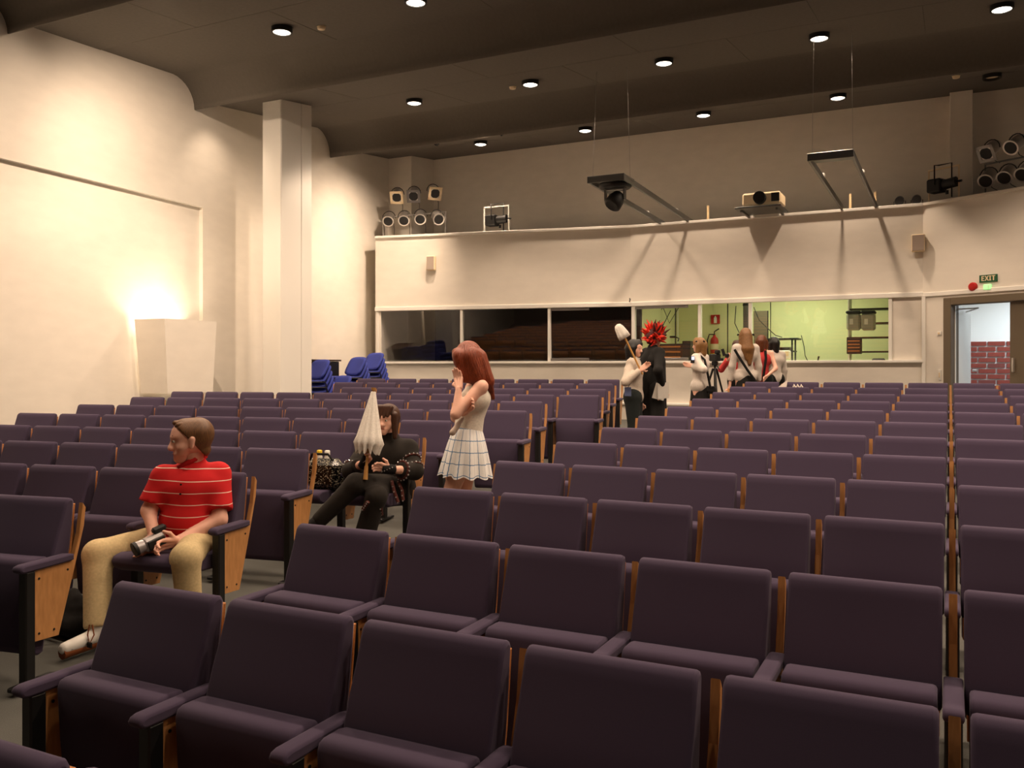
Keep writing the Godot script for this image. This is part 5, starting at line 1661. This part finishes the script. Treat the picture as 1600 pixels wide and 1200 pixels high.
func parasol_sitter() -> void:
	var base := pz(605, 760, 6.92)
	base.y = floor_y(base.x, -base.z)
	var t := thing("person", "person in black studded coat seated cross-legged holding a closed white parasol", "person", base)
	var hl := pz(622, 762, 6.90)
	var hr := pz(592, 762, 6.92)
	var kl := pz(556, 756, 6.50)
	var al := pz(500, 812, 6.50)
	var kr := pz(588, 776, 6.46)
	var ar := pz(562, 868, 6.55)
	ar.y = base.y + 0.07
	var sl := pz(638, 702, 6.93)
	var sr := pz(572, 702, 6.93)
	var el := pz(648, 736, 6.78)
	var wl := pz(608, 733, 6.58)
	var er := pz(548, 736, 6.76)
	var wr := pz(570, 722, 6.58)
	var ch := pz(605, 712, 6.92)
	var nb := pz(606, 686, 6.93)
	var hc := pz(604, 656, 6.86)
	var fw := cam_dir(-0.28, -0.05, 0.95)
	var torso := [[hl, hr, 0.12, 0.12], [pz(606, 760, 6.92), ch, 0.13, 0.12], [pz(620, 712, 6.92), pz(590, 712, 6.92), 0.11, 0.11], [sl, sr, 0.062, 0.062], [ch, nb, 0.11, 0.065]]
	var arms := [[sl, el, 0.052, 0.045], [el, wl, 0.042, 0.028], [sr, er, 0.052, 0.045], [er, wr, 0.042, 0.028]]
	var legs := [[hl, kl, 0.09, 0.062], [kl, al, 0.058, 0.04], [hr, kr, 0.09, 0.062], [kr, ar, 0.058, 0.04]]
	var s := st_new()
	sdf(s, torso + arms + legs + [[nb, hc, 0.05, 0.055]], 0.018, 0.03, base)
	sdf(s, head_bones(hc, fw, Vector3.UP, 0.98), 0.007, 0.015, base)
	sdf(s, hand_bones(wl, pz(580, 726, 6.52) - wl, cam_dir(-0.1, 0.3, -0.9), cam_dir(0, 1, 0.1), 0.45, 0.95), 0.0045, 0.008, base)
	sdf(s, hand_bones(wr, pz(580, 708, 6.52) - wr, cam_dir(0.6, 0, -0.6), cam_dir(-0.3, 0.6, 0.5), 0.7, 0.95), 0.0045, 0.008, base)
	obj("body", s, M.skin_pale, t)
	face(t, hc, fw, Vector3.UP, 0.98, "hair_brown")
	var coat := fat(torso, 0.022) + [[sl, el, 0.066, 0.066], [el, el.lerp(wl, 0.55), 0.066, 0.066, 1], [sr, er, 0.066, 0.064], [er, er.lerp(wr, 0.6), 0.064, 0.06, 1], [ch, pz(606, 676, 6.92), 0.10, 0.068, 1]]
	var cm := cloth(t, "coat", coat, 0.014, 0.03, "cloth_coat")
	cloth(t, "trousers", [[hl, kl, 0.105, 0.078], [kl, al, 0.076, 0.060], [hr, kr, 0.105, 0.078], [kr, ar, 0.076, 0.080], [hl, hr, 0.125, 0.125]], 0.014, 0.03, "cloth_coat")
	cloth(t, "shoe", [[al, al + cam_dir(-0.8, -0.5, 0.3) * 0.13, 0.05, 0.034]], 0.012, 0.02, "cloth_black")
	cloth(t, "shoe", [[ar - Vector3(0, 0.02, 0), ar + cam_dir(-0.3, -0.1, 0.9) * 0.15 - Vector3(0, 0.03, 0), 0.05, 0.036]], 0.012, 0.02, "cloth_black")
	for q in [[wl, cam_dir(-0.9, 0.1, 0.3)], [wr, cam_dir(0.4, 0.7, 0.3)]]:
		var g: MeshInstance3D = cloth(t, "glove", [[q[0] - q[1] * 0.05, q[0] + q[1] * 0.055, 0.036, 0.040, 3]], 0.009, 0.01, "cloth_black")
		s = st_new()
		for k in 5: tube(s, [q[0] + q[1] * (0.02 * k - 0.03) + cam_dir(0.0, 0.4 - 0.2 * k, 0.8) * 0.034 - base, q[0] + q[1] * (0.02 * k - 0.03) + cam_dir(0, 0.4 - 0.2 * k, 0.8) * 0.046 - base], 0.005, 6)
		obj("studs", s, M.silver, g).set_meta("kind", "stuff")
	# studded straps: round the sleeves and hanging from the coat
	var bands := [[sl.lerp(el, 0.5), el - sl, 0.067], [el.lerp(sl, 0.12), el - sl, 0.068], [el.lerp(wl, 0.5), wl - el, 0.067], [er.lerp(sr, 0.15), er - sr, 0.066]]
	for b in bands:
		var ax: Vector3 = b[1].normalized()
		var u := ax.cross(Vector3.UP).normalized()
		var w := ax.cross(u)
		var ring := []
		for k in 17: ring.append(b[0] + (u * cos(TAU * k / 16.0) + w * sin(TAU * k / 16.0)) * b[2] - base)
		s = st_new()
		tube(s, ring, 0.010, 6, false)
		var bd := obj("sleeve_band", s, M.leather_red, cm)
		s = st_new()
		for k in 16:
			var d: Vector3 = u * cos(TAU * k / 16.0) + w * sin(TAU * k / 16.0)
			tube(s, [b[0] + d * (b[2] + 0.006) - base, b[0] + d * (b[2] + 0.016) - base], 0.006, 6)
		obj("studs", s, M.silver, bd).set_meta("kind", "stuff")
	for st in [[[612, 752, 6.70], [616, 768, 6.62], [622, 785, 6.60]], [[622, 752, 6.72], [628, 766, 6.66], [630, 782, 6.64]], [[594, 780, 6.42], [595, 795, 6.44], [596, 804, 6.5]], [[575, 784, 6.36], [571, 790, 6.38], [567, 796, 6.4]]]:
		var pts := []
		for p in st: pts.append(pz(p[0], p[1], p[2]) - base)
		s = st_new()
		tube(s, pts, 0.014, 6)
		var sp := obj("strap", s, M.leather_red, cm)
		s = st_new()
		for k in 5:
			var p: Vector3 = pts[0].lerp(pts[2], k / 4.0) + cam_dir(0, 0, 1) * 0.016 + (pts[1] - pts[0].lerp(pts[2], 0.5)) * (1.0 - absf(k / 2.0 - 1.0))
			tube(s, [p, p + cam_dir(0, 0, 1) * 0.006], 0.006, 6)
		obj("studs", s, M.silver, sp).set_meta("kind", "stuff")
	# chin-length brown hair with a fringe
	var sd := fw.cross(Vector3.UP).normalized()
	var hq := func(x: float, y: float, z: float) -> Vector3: return hc + sd * x + Vector3.UP * y + fw * z
	s = st_new()
	sdf(s, [[hq.call(0, 0.034, -0.035), hq.call(0, 0.034, 0.018), 0.092, 0.09], [hq.call(0, 0.0, -0.05), hq.call(0, -0.12, -0.06), 0.085, 0.06]], 0.008, 0.02, base, [[hq.call(0, 0.02, 0.045), (fw * 0.85 - Vector3.UP * 0.5).normalized()]])
	var lk := []
	for q in [1, -1]: lk.append([hq.call(0.078 * q, 0.04, 0.03), hq.call(0.084 * q, -0.13, 0.03), 0.032, 0.018])
	for q in 5: lk.append([hq.call(-0.06 + 0.03 * q, 0.10, 0.06), hq.call(-0.05 + 0.032 * q, 0.035 - 0.006 * q, 0.093), 0.026, 0.010])
	sdf(s, lk, 0.008, 0.014, base)
	obj("hair", s, M.hair_brown, t)
	# closed white parasol
	var a := pz(584, 606, 6.56)
	var b := pz(571, 745, 6.46)
	var pa := thing("closed_parasol", "closed white ruffled parasol with wooden tip held upright by the seated person", "parasol", b)
	s = st_new()
	tube(s, [a - b, Vector3.ZERO], 0.010, 8)
	tube(s, [a.lerp(b, 0.03) - b, a - b], [0.016, 0.020], 10)
	obj("shaft", s, M.bamboo, pa)
	s = st_new()
	pleated(s, a.lerp(b, 0.045) - b, a.lerp(b, 0.72) - b, cam_dir(1, 0, 0), [[0.0, 0.018, 0.018, 0.0], [0.2, 0.036, 0.036, 0.06], [0.5, 0.066, 0.064, 0.07], [0.75, 0.09, 0.086, 0.08], [0.86, 0.108, 0.10, 0.09], [0.90, 0.098, 0.092, 0.12], [1.0, 0.072, 0.07, 0.26]], 12, 120, 0.05)
	obj("canopy", s, M.lace_white, pa)
	s = st_new()
	tube(s, [a.lerp(b, 0.88) - b, Vector3(0, -0.02, 0)], [0.014, 0.018], 8)
	obj("handle", s, M.bamboo, pa)
	# sequinned bag on the next seat with two bottles
	var bp := pz(508, 772, 6.98)
	bp.y = floor_y(bp.x, -bp.z) + 0.48
	var bg := thing("sequin_bag", "black sequinned bag on the open seat beside the parasol holder", "bag", bp, 0.17)
	box_part("body", bg, Vector3(0.0, 0.125, 0.0), Vector3(0.30, 0.25, 0.16), "sequins", 0.05)
	cable(bg, "handle", [Vector3(-0.10, 0.24, 0.06), Vector3(-0.07, 0.29, 0.08), Vector3(0.07, 0.29, 0.08), Vector3(0.10, 0.24, 0.06)], 0.01, "cloth_black")
	for q in [[494, "yellow", "bottle with yellow cap standing in the sequinned bag"], [507, "white_plastic", "bottle with white cap standing in the sequinned bag"]]:
		var p := bp + Vector3((q[0] - 506) * 0.006, 0.24, -0.02)
		var bt := thing("bottle", q[2], "bottle", p)
		s = st_new()
		lathe(s, [Vector2(0, -0.08), Vector2(0.03, -0.08), Vector2(0.03, 0.0), Vector2(0.018, 0.03), Vector2(0.018, 0.04), Vector2(0, 0.04)], 14)
		obj("bottle_body", s, M.white_plastic, bt)
		s = st_new()
		lathe(s, [Vector2(0.02, 0.03), Vector2(0.022, 0.035), Vector2(0.022, 0.065), Vector2(0.016, 0.07), Vector2(0, 0.07)], 14)
		obj("cap", s, M[q[1]], bt)

# a standing figure: skeleton from its height, hands where the photo has them
func figure(label: String, x: float, z: float, top_px: float, face_to: Vector3, o: Dictionary) -> Node3D:
	var base := pz(x, HOR, z)
	base.y = floor_y(base.x, -base.z)
	var top := pz(x, top_px, z).y
	var hh: float = top - base.y
	var q := hh / 1.7
	var t := thing("person", label, "person", base)
	var fw := face_to
	var fb := Vector3(fw.x, 0, fw.z).normalized()
	if o.has("body"): fb = o.body
	var rt := fb.cross(Vector3.UP).normalized()
	var P := func(r: float, u: float, f: float) -> Vector3: return base + (rt * r + Vector3.UP * u + fb * f) * q
	var c: float = o.get("cell", 0.022)
	var bones := []
	var legs := []
	var hip := []
	for k in [-1, 1]:
		var h: Vector3 = P.call(0.085 * k, 0.90, 0)
		var kn: Vector3 = P.call(0.09 * k, 0.49, 0.02)
		var an: Vector3 = P.call(0.10 * k, 0.08, 0)
		legs.append([h, kn, 0.085 * q, 0.055 * q])
		legs.append([kn, an, 0.055 * q, 0.038 * q])
		legs.append([an - Vector3(0, 0.04 * q, 0), an + fb * 0.15 * q - Vector3(0, 0.045 * q, 0), 0.04 * q, 0.03 * q])
	var torso := [[P.call(-0.07, 0.93, 0), P.call(0.07, 0.93, 0), 0.105 * q, 0.105 * q], [P.call(0, 0.95, 0), P.call(0, 1.10, 0), 0.11 * q, 0.095 * q], [P.call(0, 1.10, 0), P.call(0, 1.27, 0), 0.095 * q, 0.11 * q], [P.call(-0.07, 1.27, 0), P.call(0.07, 1.27, 0), 0.10 * q, 0.10 * q], [P.call(-0.145, 1.38, 0), P.call(0.145, 1.38, 0), 0.055 * q, 0.055 * q], [P.call(0, 1.33, 0), P.call(0, 1.44, 0), 0.08 * q, 0.05 * q]]
	var hc: Vector3 = P.call(0, 1.585, 0.02)
	var arms := []
	var hands := []
	for k in 2:
		var sg := -1.0 if k == 0 else 1.0   # her left, her right
		var sh: Vector3 = P.call(0.165 * sg, 1.37, 0)
		var hd: Vector3 = o.hands[k] if o.has("hands") and o.hands[k] != null else P.call(0.24 * sg, 0.80, 0.06)
		var el := elbow(sh, hd, 0.29 * q, 0.26 * q, (rt * sg * 0.5 - Vector3.UP * 0.6 - fb * 0.4) if not o.has("hint") else o.hint)
		hd = el + (hd - el).normalized() * 0.26 * q
		arms.append([sh, el, 0.045 * q, 0.037 * q])
		arms.append([el, hd, 0.036 * q, 0.026 * q])
		hands.append([hd, (hd - el).normalized(), sg])
	var s := st_new()
	sdf(s, torso + arms + legs + [[P.call(0, 1.42, 0), hc, 0.048 * q, 0.05 * q]], c, 0.03, base)
	sdf(s, head_bones(hc, fw, Vector3.UP, q), 0.011, 0.015, base)
	for h in hands: sdf(s, hand_bones(h[0], h[1], -rt * h[2], fb + Vector3.UP * 0.3, 0.5, q), 0.007, 0.008, base)
	obj("body", s, M.skin_pale, t)
	face(t, hc, fw, Vector3.UP, q, o.hair)
	var shirt := fat(torso.slice(0 if o.get("long", true) else 1), 0.018)
	if o.get("sleeve", 1.0) > 0.0:
		for k in 2:
			shirt.append([arms[k * 2][0], arms[k * 2][1], 0.064 * q, 0.056 * q])
			if o.get("sleeve", 1.0) > 0.6: shirt.append([arms[k * 2 + 1][0], arms[k * 2 + 1][0].lerp(arms[k * 2 + 1][1], 0.93), 0.055 * q, 0.046 * q, 1])
	else:
		shirt.remove_at(shirt.size() - 2)
	cloth(t, o.get("top_name", "shirt"), shirt, c * 0.8, 0.03, o.top)
	if o.has("trousers"):
		cloth(t, "trousers", fat([torso[0]] + [legs[0], legs[1], legs[3], legs[4]], 0.022), c, 0.03, o.trousers)
	if o.has("skirt"):
		s = st_new()
		pleated(s, P.call(0, 1.03, 0) - base, P.call(0, o.get("hem", 0.45), 0) - base, rt, [[0.0, 0.125 * q, 0.11 * q, 0.0], [0.15, 0.15 * q, 0.135 * q, 0.01], [0.6, 0.18 * q, 0.16 * q, 0.03], [1.0, 0.21 * q, 0.19 * q, 0.05]], 9, 72)
		obj("skirt", s, M[o.skirt], t)
	for k in 2: cloth(t, "shoe", fat([legs[k * 3 + 2]], 0.008), 0.016, 0.02, "cloth_black")
	if o.has("hairs"):
		var hb := []
		for d in o.hairs: hb.append([hc + (rt * d[0] + Vector3.UP * d[1] + fb * d[2]) * q, hc + (rt * d[3] + Vector3.UP * d[4] + fb * d[5]) * q, d[6] * q, d[7] * q])
		cloth(t, "hair", hb, 0.014, 0.02, o.hair)
	t.set_meta("hc", hc)
	return t
const BOB := [[0, 0.035, -0.02, 0, 0.03, 0.01, 0.092, 0.086], [0.07, 0.0, -0.02, 0.075, -0.12, -0.01, 0.045, 0.032], [-0.07, 0.0, -0.02, -0.075, -0.12, -0.01, 0.045, 0.032], [0, 0.0, -0.07, 0, -0.14, -0.07, 0.075, 0.055], [0, 0.085, 0.05, 0, 0.06, 0.075, 0.04, 0.03]]
const LONG := [[0, 0.035, -0.02, 0, 0.03, 0.01, 0.092, 0.086], [0.07, 0.0, -0.02, 0.085, -0.18, -0.04, 0.045, 0.035], [-0.07, 0.0, -0.02, -0.085, -0.18, -0.04, 0.045, 0.035], [0, 0.0, -0.07, 0, -0.22, -0.12, 0.08, 0.09], [0.03, -0.22, -0.12, 0.02, -0.46, -0.14, 0.08, 0.035], [-0.04, -0.22, -0.12, -0.03, -0.38, -0.14, 0.07, 0.03]]
func strap(t: Node3D, called: String, pts: Array, r: float, m: String) -> void:
	var q := []
	for p in pts: q.append(p - t.position)
	cable(t, called, q, r, m)

func far_group() -> void:
	# white sweater, black hair, white parasol on a stick
	var z := 10.9
	var hr := pz(1001, 578, z - 0.25)
	var t := figure("person in white sweater and dark jeans with short black hair, holding a white paddle", 990, z, 531, cam_dir(0.75, -0.1, 0.5), {"body": cam_dir(0.9, 0, 0.3), "hair": "hair_black", "hairs": BOB, "top": "knit_white", "trousers": "jeans_dark", "hands": [null, hr], "hint": cam_dir(-0.7, -0.7, 0.2), "top_name": "sweater"})
	var bd := thing("name_badge", "blue card badge hanging at the hip of the white-sweatered person", "badge", pz(981, 612, z - 0.22))
	box_part("card", bd, Vector3.ZERO, Vector3(0.085, 0.11, 0.008), "badge_blue", 0.002)
	cable(bd, "cord", [Vector3(0, 0.05, 0), Vector3(0.03, 0.12, -0.04)], 0.004, "cloth_black")
	var a := pz(975, 525, z - 0.25)
	var b := pz(1004, 585, z - 0.25)
	var pd := thing("white_paddle", "white paddle-shaped prop on a bamboo stick over the black-haired person's shoulder", "prop", b)
	cable(pd, "stick", [a - b, Vector3.ZERO], 0.012, "bamboo")
	var s := st_new()
	var ax := (pz(964, 507, z - 0.25) - a)
	pleated(s, a + (b - a) * 0.06 - b, a + ax - b, cam_dir(1, 0, 0), [[0.0, 0.01, 0.01, 0.0], [0.02, 0.075, 0.03, 0.03], [0.3, 0.072, 0.03, 0.04], [0.75, 0.055, 0.026, 0.04], [0.95, 0.035, 0.02, 0.02], [1.0, 0.006, 0.006, 0.0]], 8, 48)
	obj("blade", s, M.lace_white, pd)
	# black robe with spiky red hair
	z = 11.2
	t = figure("person in a long black robe with spiky bright red hair", 1020, z, 512, cam_dir(0.85, -0.05, -0.35), {"hair": "spike_dark", "hairs": [[0, 0.03, -0.02, 0, 0.03, 0.01, 0.088, 0.082], [0, 0.0, -0.07, 0, -0.05, -0.06, 0.06, 0.05]], "top": "cloth_black", "top_name": "robe_top", "hands": [null, pz(1035, 604, z - 0.2)]})
	s = st_new()
	var hc: Vector3 = t.get_meta("hc")
	pleated(s, Vector3(0, 1.42, 0), Vector3(0, 0.04, 0), cam_dir(1, 0, 0), [[0.0, 0.09, 0.09, 0.0], [0.08, 0.16, 0.13, 0.01], [0.3, 0.165, 0.15, 0.02], [0.7, 0.175, 0.18, 0.04], [1.0, 0.20, 0.22, 0.06]], 8, 64)
	obj("robe", s, M.cloth_black, t)
	var r2 := RandomNumberGenerator.new()
	r2.seed = 11
	for m in ["spike_red", "spike_dark"]:
		s = st_new()
		for k in (70 if m == "spike_red" else 26):
			var d := Vector3(r2.randf_range(-1, 1), r2.randf_range(-0.75, 1), r2.randf_range(-1, 1)).normalized()
			if m == "spike_dark": d = (d + cam_dir(0.8, 0.5, 0.2)).normalized()
			var l := r2.randf_range(0.05, 0.11)
			var p := hc + Vector3(0, 0.02, 0) - t.position
			var bend := Vector3(r2.randf_range(-0.03, 0.03), r2.randf_range(0.0, 0.04), r2.randf_range(-0.03, 0.03))
			tube(s, [p + d * 0.06, p + d * (0.09 + l * 0.4), p + d * (0.09 + l) + bend], [0.026, 0.020, 0.003], 6)
		obj("hair_spikes", s, M[m], t).set_meta("kind", "stuff")
	cloth(t, "glove", [[pz(1034, 600, z - 0.2), pz(1037, 610, z - 0.2), 0.045, 0.04]], 0.014, 0.01, "cloth_black")
	var pp := thing("paper_sheets", "white crumpled paper sheets held by the black-robed person", "paper", pz(1031, 612, z - 0.24))
	for k in 2:
		var sh := box_part("sheet", pp, Vector3(0.04 * k, 0.01 * k, 0.012 * k), Vector3(0.15, 0.20, 0.003), "white_plastic", 0.0)
		sh.rotation = Vector3(0.15, YAW + 0.3 * k, -0.25 + 0.35 * k)
	# blonde with phone
	z = 12.8
	t = figure("person with chin-length blonde hair, white blouse and black skirt holding up a phone", 1094, z, 528, cam_dir(-0.75, 0.0, -0.6), {"hair": "hair_blonde", "hairs": BOB, "top": "cloth_white", "top_name": "blouse", "skirt": "cloth_black", "hem": 0.35, "hands": [pz(1081, 572, z - 0.12), null], "hint": cam_dir(-0.2, -0.9, 0.3)})
	strap(t, "bag_strap", [pz(1094, 556, z - 0.1), pz(1101, 562, z - 0.16), pz(1106, 585, z - 0.17), pz(1110, 606, z - 0.16)], 0.018, "cloth_black")
	var sb := thing("shoulder_bag", "black shoulder bag at the hip of the blonde person in white blouse", "bag", pz(1112, 613, z - 0.1))
	box_part("pouch", sb, Vector3.ZERO, Vector3(0.13, 0.18, 0.09), "cloth_black", 0.03)
	box_part("flap", sb, Vector3(0, 0.05, 0.048), Vector3(0.12, 0.08, 0.012), "dark_plastic", 0.004)
	var ph := thing("phone", "small phone with lit screen held by the chin-length blonde person", "phone", pz(1082, 562, z - 0.2))
	ph.rotation.y = YAW + 0.4
	box_part("case", ph, Vector3.ZERO, Vector3(0.06, 0.10, 0.02), "dark_plastic", 0.005)
	s = st_new()
	bx(s, Vector3(0, 0.02, 0.011), Vector3(0.046, 0.045, 0.003), 0.0)
	obj("screen", s, M.phone_screen, ph)
	for k in [-1, 1]: strap(t, "hair_clip", [pz(1094 + 5 * k, 533, z - 0.11), pz(1094 + 7 * k, 534, z - 0.10)], 0.012, "cloth_black")
	# camera on a tripod
	z = 14.2
	var tb := pz(1117, HOR, z)
	tb.y = floor_y(tb.x, -tb.z)
	var top := pz(1117, 566, z).y - tb.y
	var tp := thing("tripod", "black tripod between the two blonde persons", "tripod", tb)
	for k in 3:
		var d := Vector3(sin(TAU * k / 3.0 + 0.4), 0, cos(TAU * k / 3.0 + 0.4))
		s = st_new()
		tube(s, [Vector3(0, top - 0.1, 0) + d * 0.03, d * 0.2 + Vector3(0, top * 0.45, 0), d * 0.38 + Vector3(0, 0.01, 0)], [0.018, 0.015, 0.012], 6)
		obj("leg", s, M.black_metal, tp)
		cable(tp, "brace", [Vector3(0, top * 0.5, 0), d * 0.19 + Vector3(0, top * 0.5, 0)], 0.007, "black_metal")
	s = st_new()
	tube(s, [Vector3(0, top * 0.45, 0), Vector3(0, top, 0)], 0.018, 8)
	obj("centre_column", s, M.black_metal, tp)
	box_part("head", tp, Vector3(0, top - 0.02, 0), Vector3(0.09, 0.07, 0.09), "black_metal", 0.01)
	cable(tp, "pan_handle", [Vector3(0, top - 0.02, 0), Vector3(0.10, top - 0.12, 0.1)], 0.01, "black_metal")
	var vc := thing("video_camera", "black video camera mounted on the tripod", "camera", tb + Vector3(0, top + 0.016, 0), YAW + 0.3)
	box_part("body", vc, Vector3(0, 0.06, 0), Vector3(0.10, 0.12, 0.22), "dark_plastic", 0.015)
	box_part("side_grip", vc, Vector3(0.09, 0.03, 0), Vector3(0.07, 0.05, 0.14), "dark_plastic", 0.01)
	box_part("eyepiece", vc, Vector3(0, 0.15, 0.08), Vector3(0.06, 0.06, 0.10), "black_metal", 0.01)
	# long blonde hair, seen from behind
	z = 14.1
	t = figure("person with very long blonde hair and white shirt seen from behind", 1165, z, 513, cam_dir(-0.1, -0.05, -1.0), {"hair": "hair_gold", "hairs": LONG, "top": "cloth_white", "skirt": "cloth_black", "hem": 0.3})
	strap(t, "shoulder_strap", [pz(1148, 546, z - 0.12), pz(1155, 558, z - 0.16), pz(1168, 578, z - 0.17), pz(1184, 600, z - 0.15)], 0.022, "cloth_black")
	for k in [-1, 1]: strap(t, "hair_clip", [pz(1165 + 11 * k, 522, z - 0.07), pz(1165 + 13 * k, 524, z - 0.06)], 0.014, "cloth_black")
	var rb := thing("black_bag", "black bag at the hip of the long-haired person in white shirt", "bag", pz(1190, 604, z - 0.05))
	box_part("pouch", rb, Vector3.ZERO, Vector3(0.2, 0.14, 0.1), "cloth_black", 0.03)
	box_part("flap", rb, Vector3(0, 0.04, 0.052), Vector3(0.18, 0.06, 0.01), "dark_plastic", 0.003)
	# coral top
	z = 14.55
	t = figure("person with ginger hair and coral tank top behind the long-haired person", 1190, z, 524, cam_dir(0.35, -0.35, -0.8), {"hair": "hair_ginger", "hairs": BOB, "top": "coral", "top_name": "tank_top", "sleeve": 0.0, "trousers": "jeans_dark", "hands": [null, pz(1198, 588, z - 0.28)], "hint": cam_dir(0.9, -0.6, 0.1)})
	strap(t, "strap", [pz(1196, 548, z - 0.1), pz(1197, 560, z - 0.15), pz(1194, 580, z - 0.15), pz(1192, 596, z - 0.14)], 0.022, "cloth_black")
	# dark hair, white shirt
	z = 15.0
	figure("person with dark hair and white shirt at the booth window beside the coral top", 1210, z, 527, cam_dir(-0.3, -0.3, -0.9), {"hair": "hair_black", "hairs": BOB, "top": "cloth_white", "trousers": "cloth_black"})
	# red sleeves and flip phone beyond the long-haired person
	z = 14.85
	figure("person in red sleeves mostly hidden behind the long-haired person, raising a camera", 1152, z, 532, cam_dir(-0.3, 0, -0.9), {"hair": "hair_brown", "hairs": BOB, "top": "coral", "trousers": "cloth_black", "hands": [pz(1137, 562, z - 0.2), null], "hint": cam_dir(-0.6, -0.8, 0.1)})
	var fc := thing("compact_camera", "small black camera with open screen raised beside the long-haired person", "camera", pz(1132, 553, z - 0.22), YAW)
	var scn := box_part("open_screen", fc, Vector3(-0.01, 0.03, 0), Vector3(0.05, 0.12, 0.015), "dark_plastic", 0.004)
	scn.rotation.z = 0.3
	box_part("body", fc, Vector3(0.06, -0.03, 0), Vector3(0.10, 0.07, 0.05), "dark_plastic", 0.01)
	# small things lying on the last seat backs
	for q in [[1245, 603, "small white ribbon bow lying on a back row seat"], [1224, 602, "grey paper corner on top of a back row seat"]]:
		var w := at(q[0], q[1], 13.36)
		var ob := thing("white_bow" if q[0] > 1230 else "paper_scrap", q[2], "ribbon" if q[0] > 1230 else "paper", w)
		s = st_new()
		if q[0] > 1230:
			for k in 3: tube(s, [Vector3(-0.05 + 0.05 * k, -0.03, 0.02), Vector3(-0.04 + 0.05 * k, 0.02, 0), Vector3(-0.01 + 0.05 * k, -0.03, 0.02)], 0.012, 6)
		else:
			tri(s, Vector3(-0.08, -0.03, 0), Vector3(0.05, -0.03, 0.03), Vector3(0.06, 0.08, 0), Vector3(0, 0, 1))
			tri(s, Vector3(-0.08, -0.03, -0.003), Vector3(0.05, -0.03, 0.027), Vector3(0.06, 0.08, -0.003), Vector3(0, 0, -1))
		obj("fabric" if q[0] > 1230 else "sheet", s, M.cloth_white, ob)
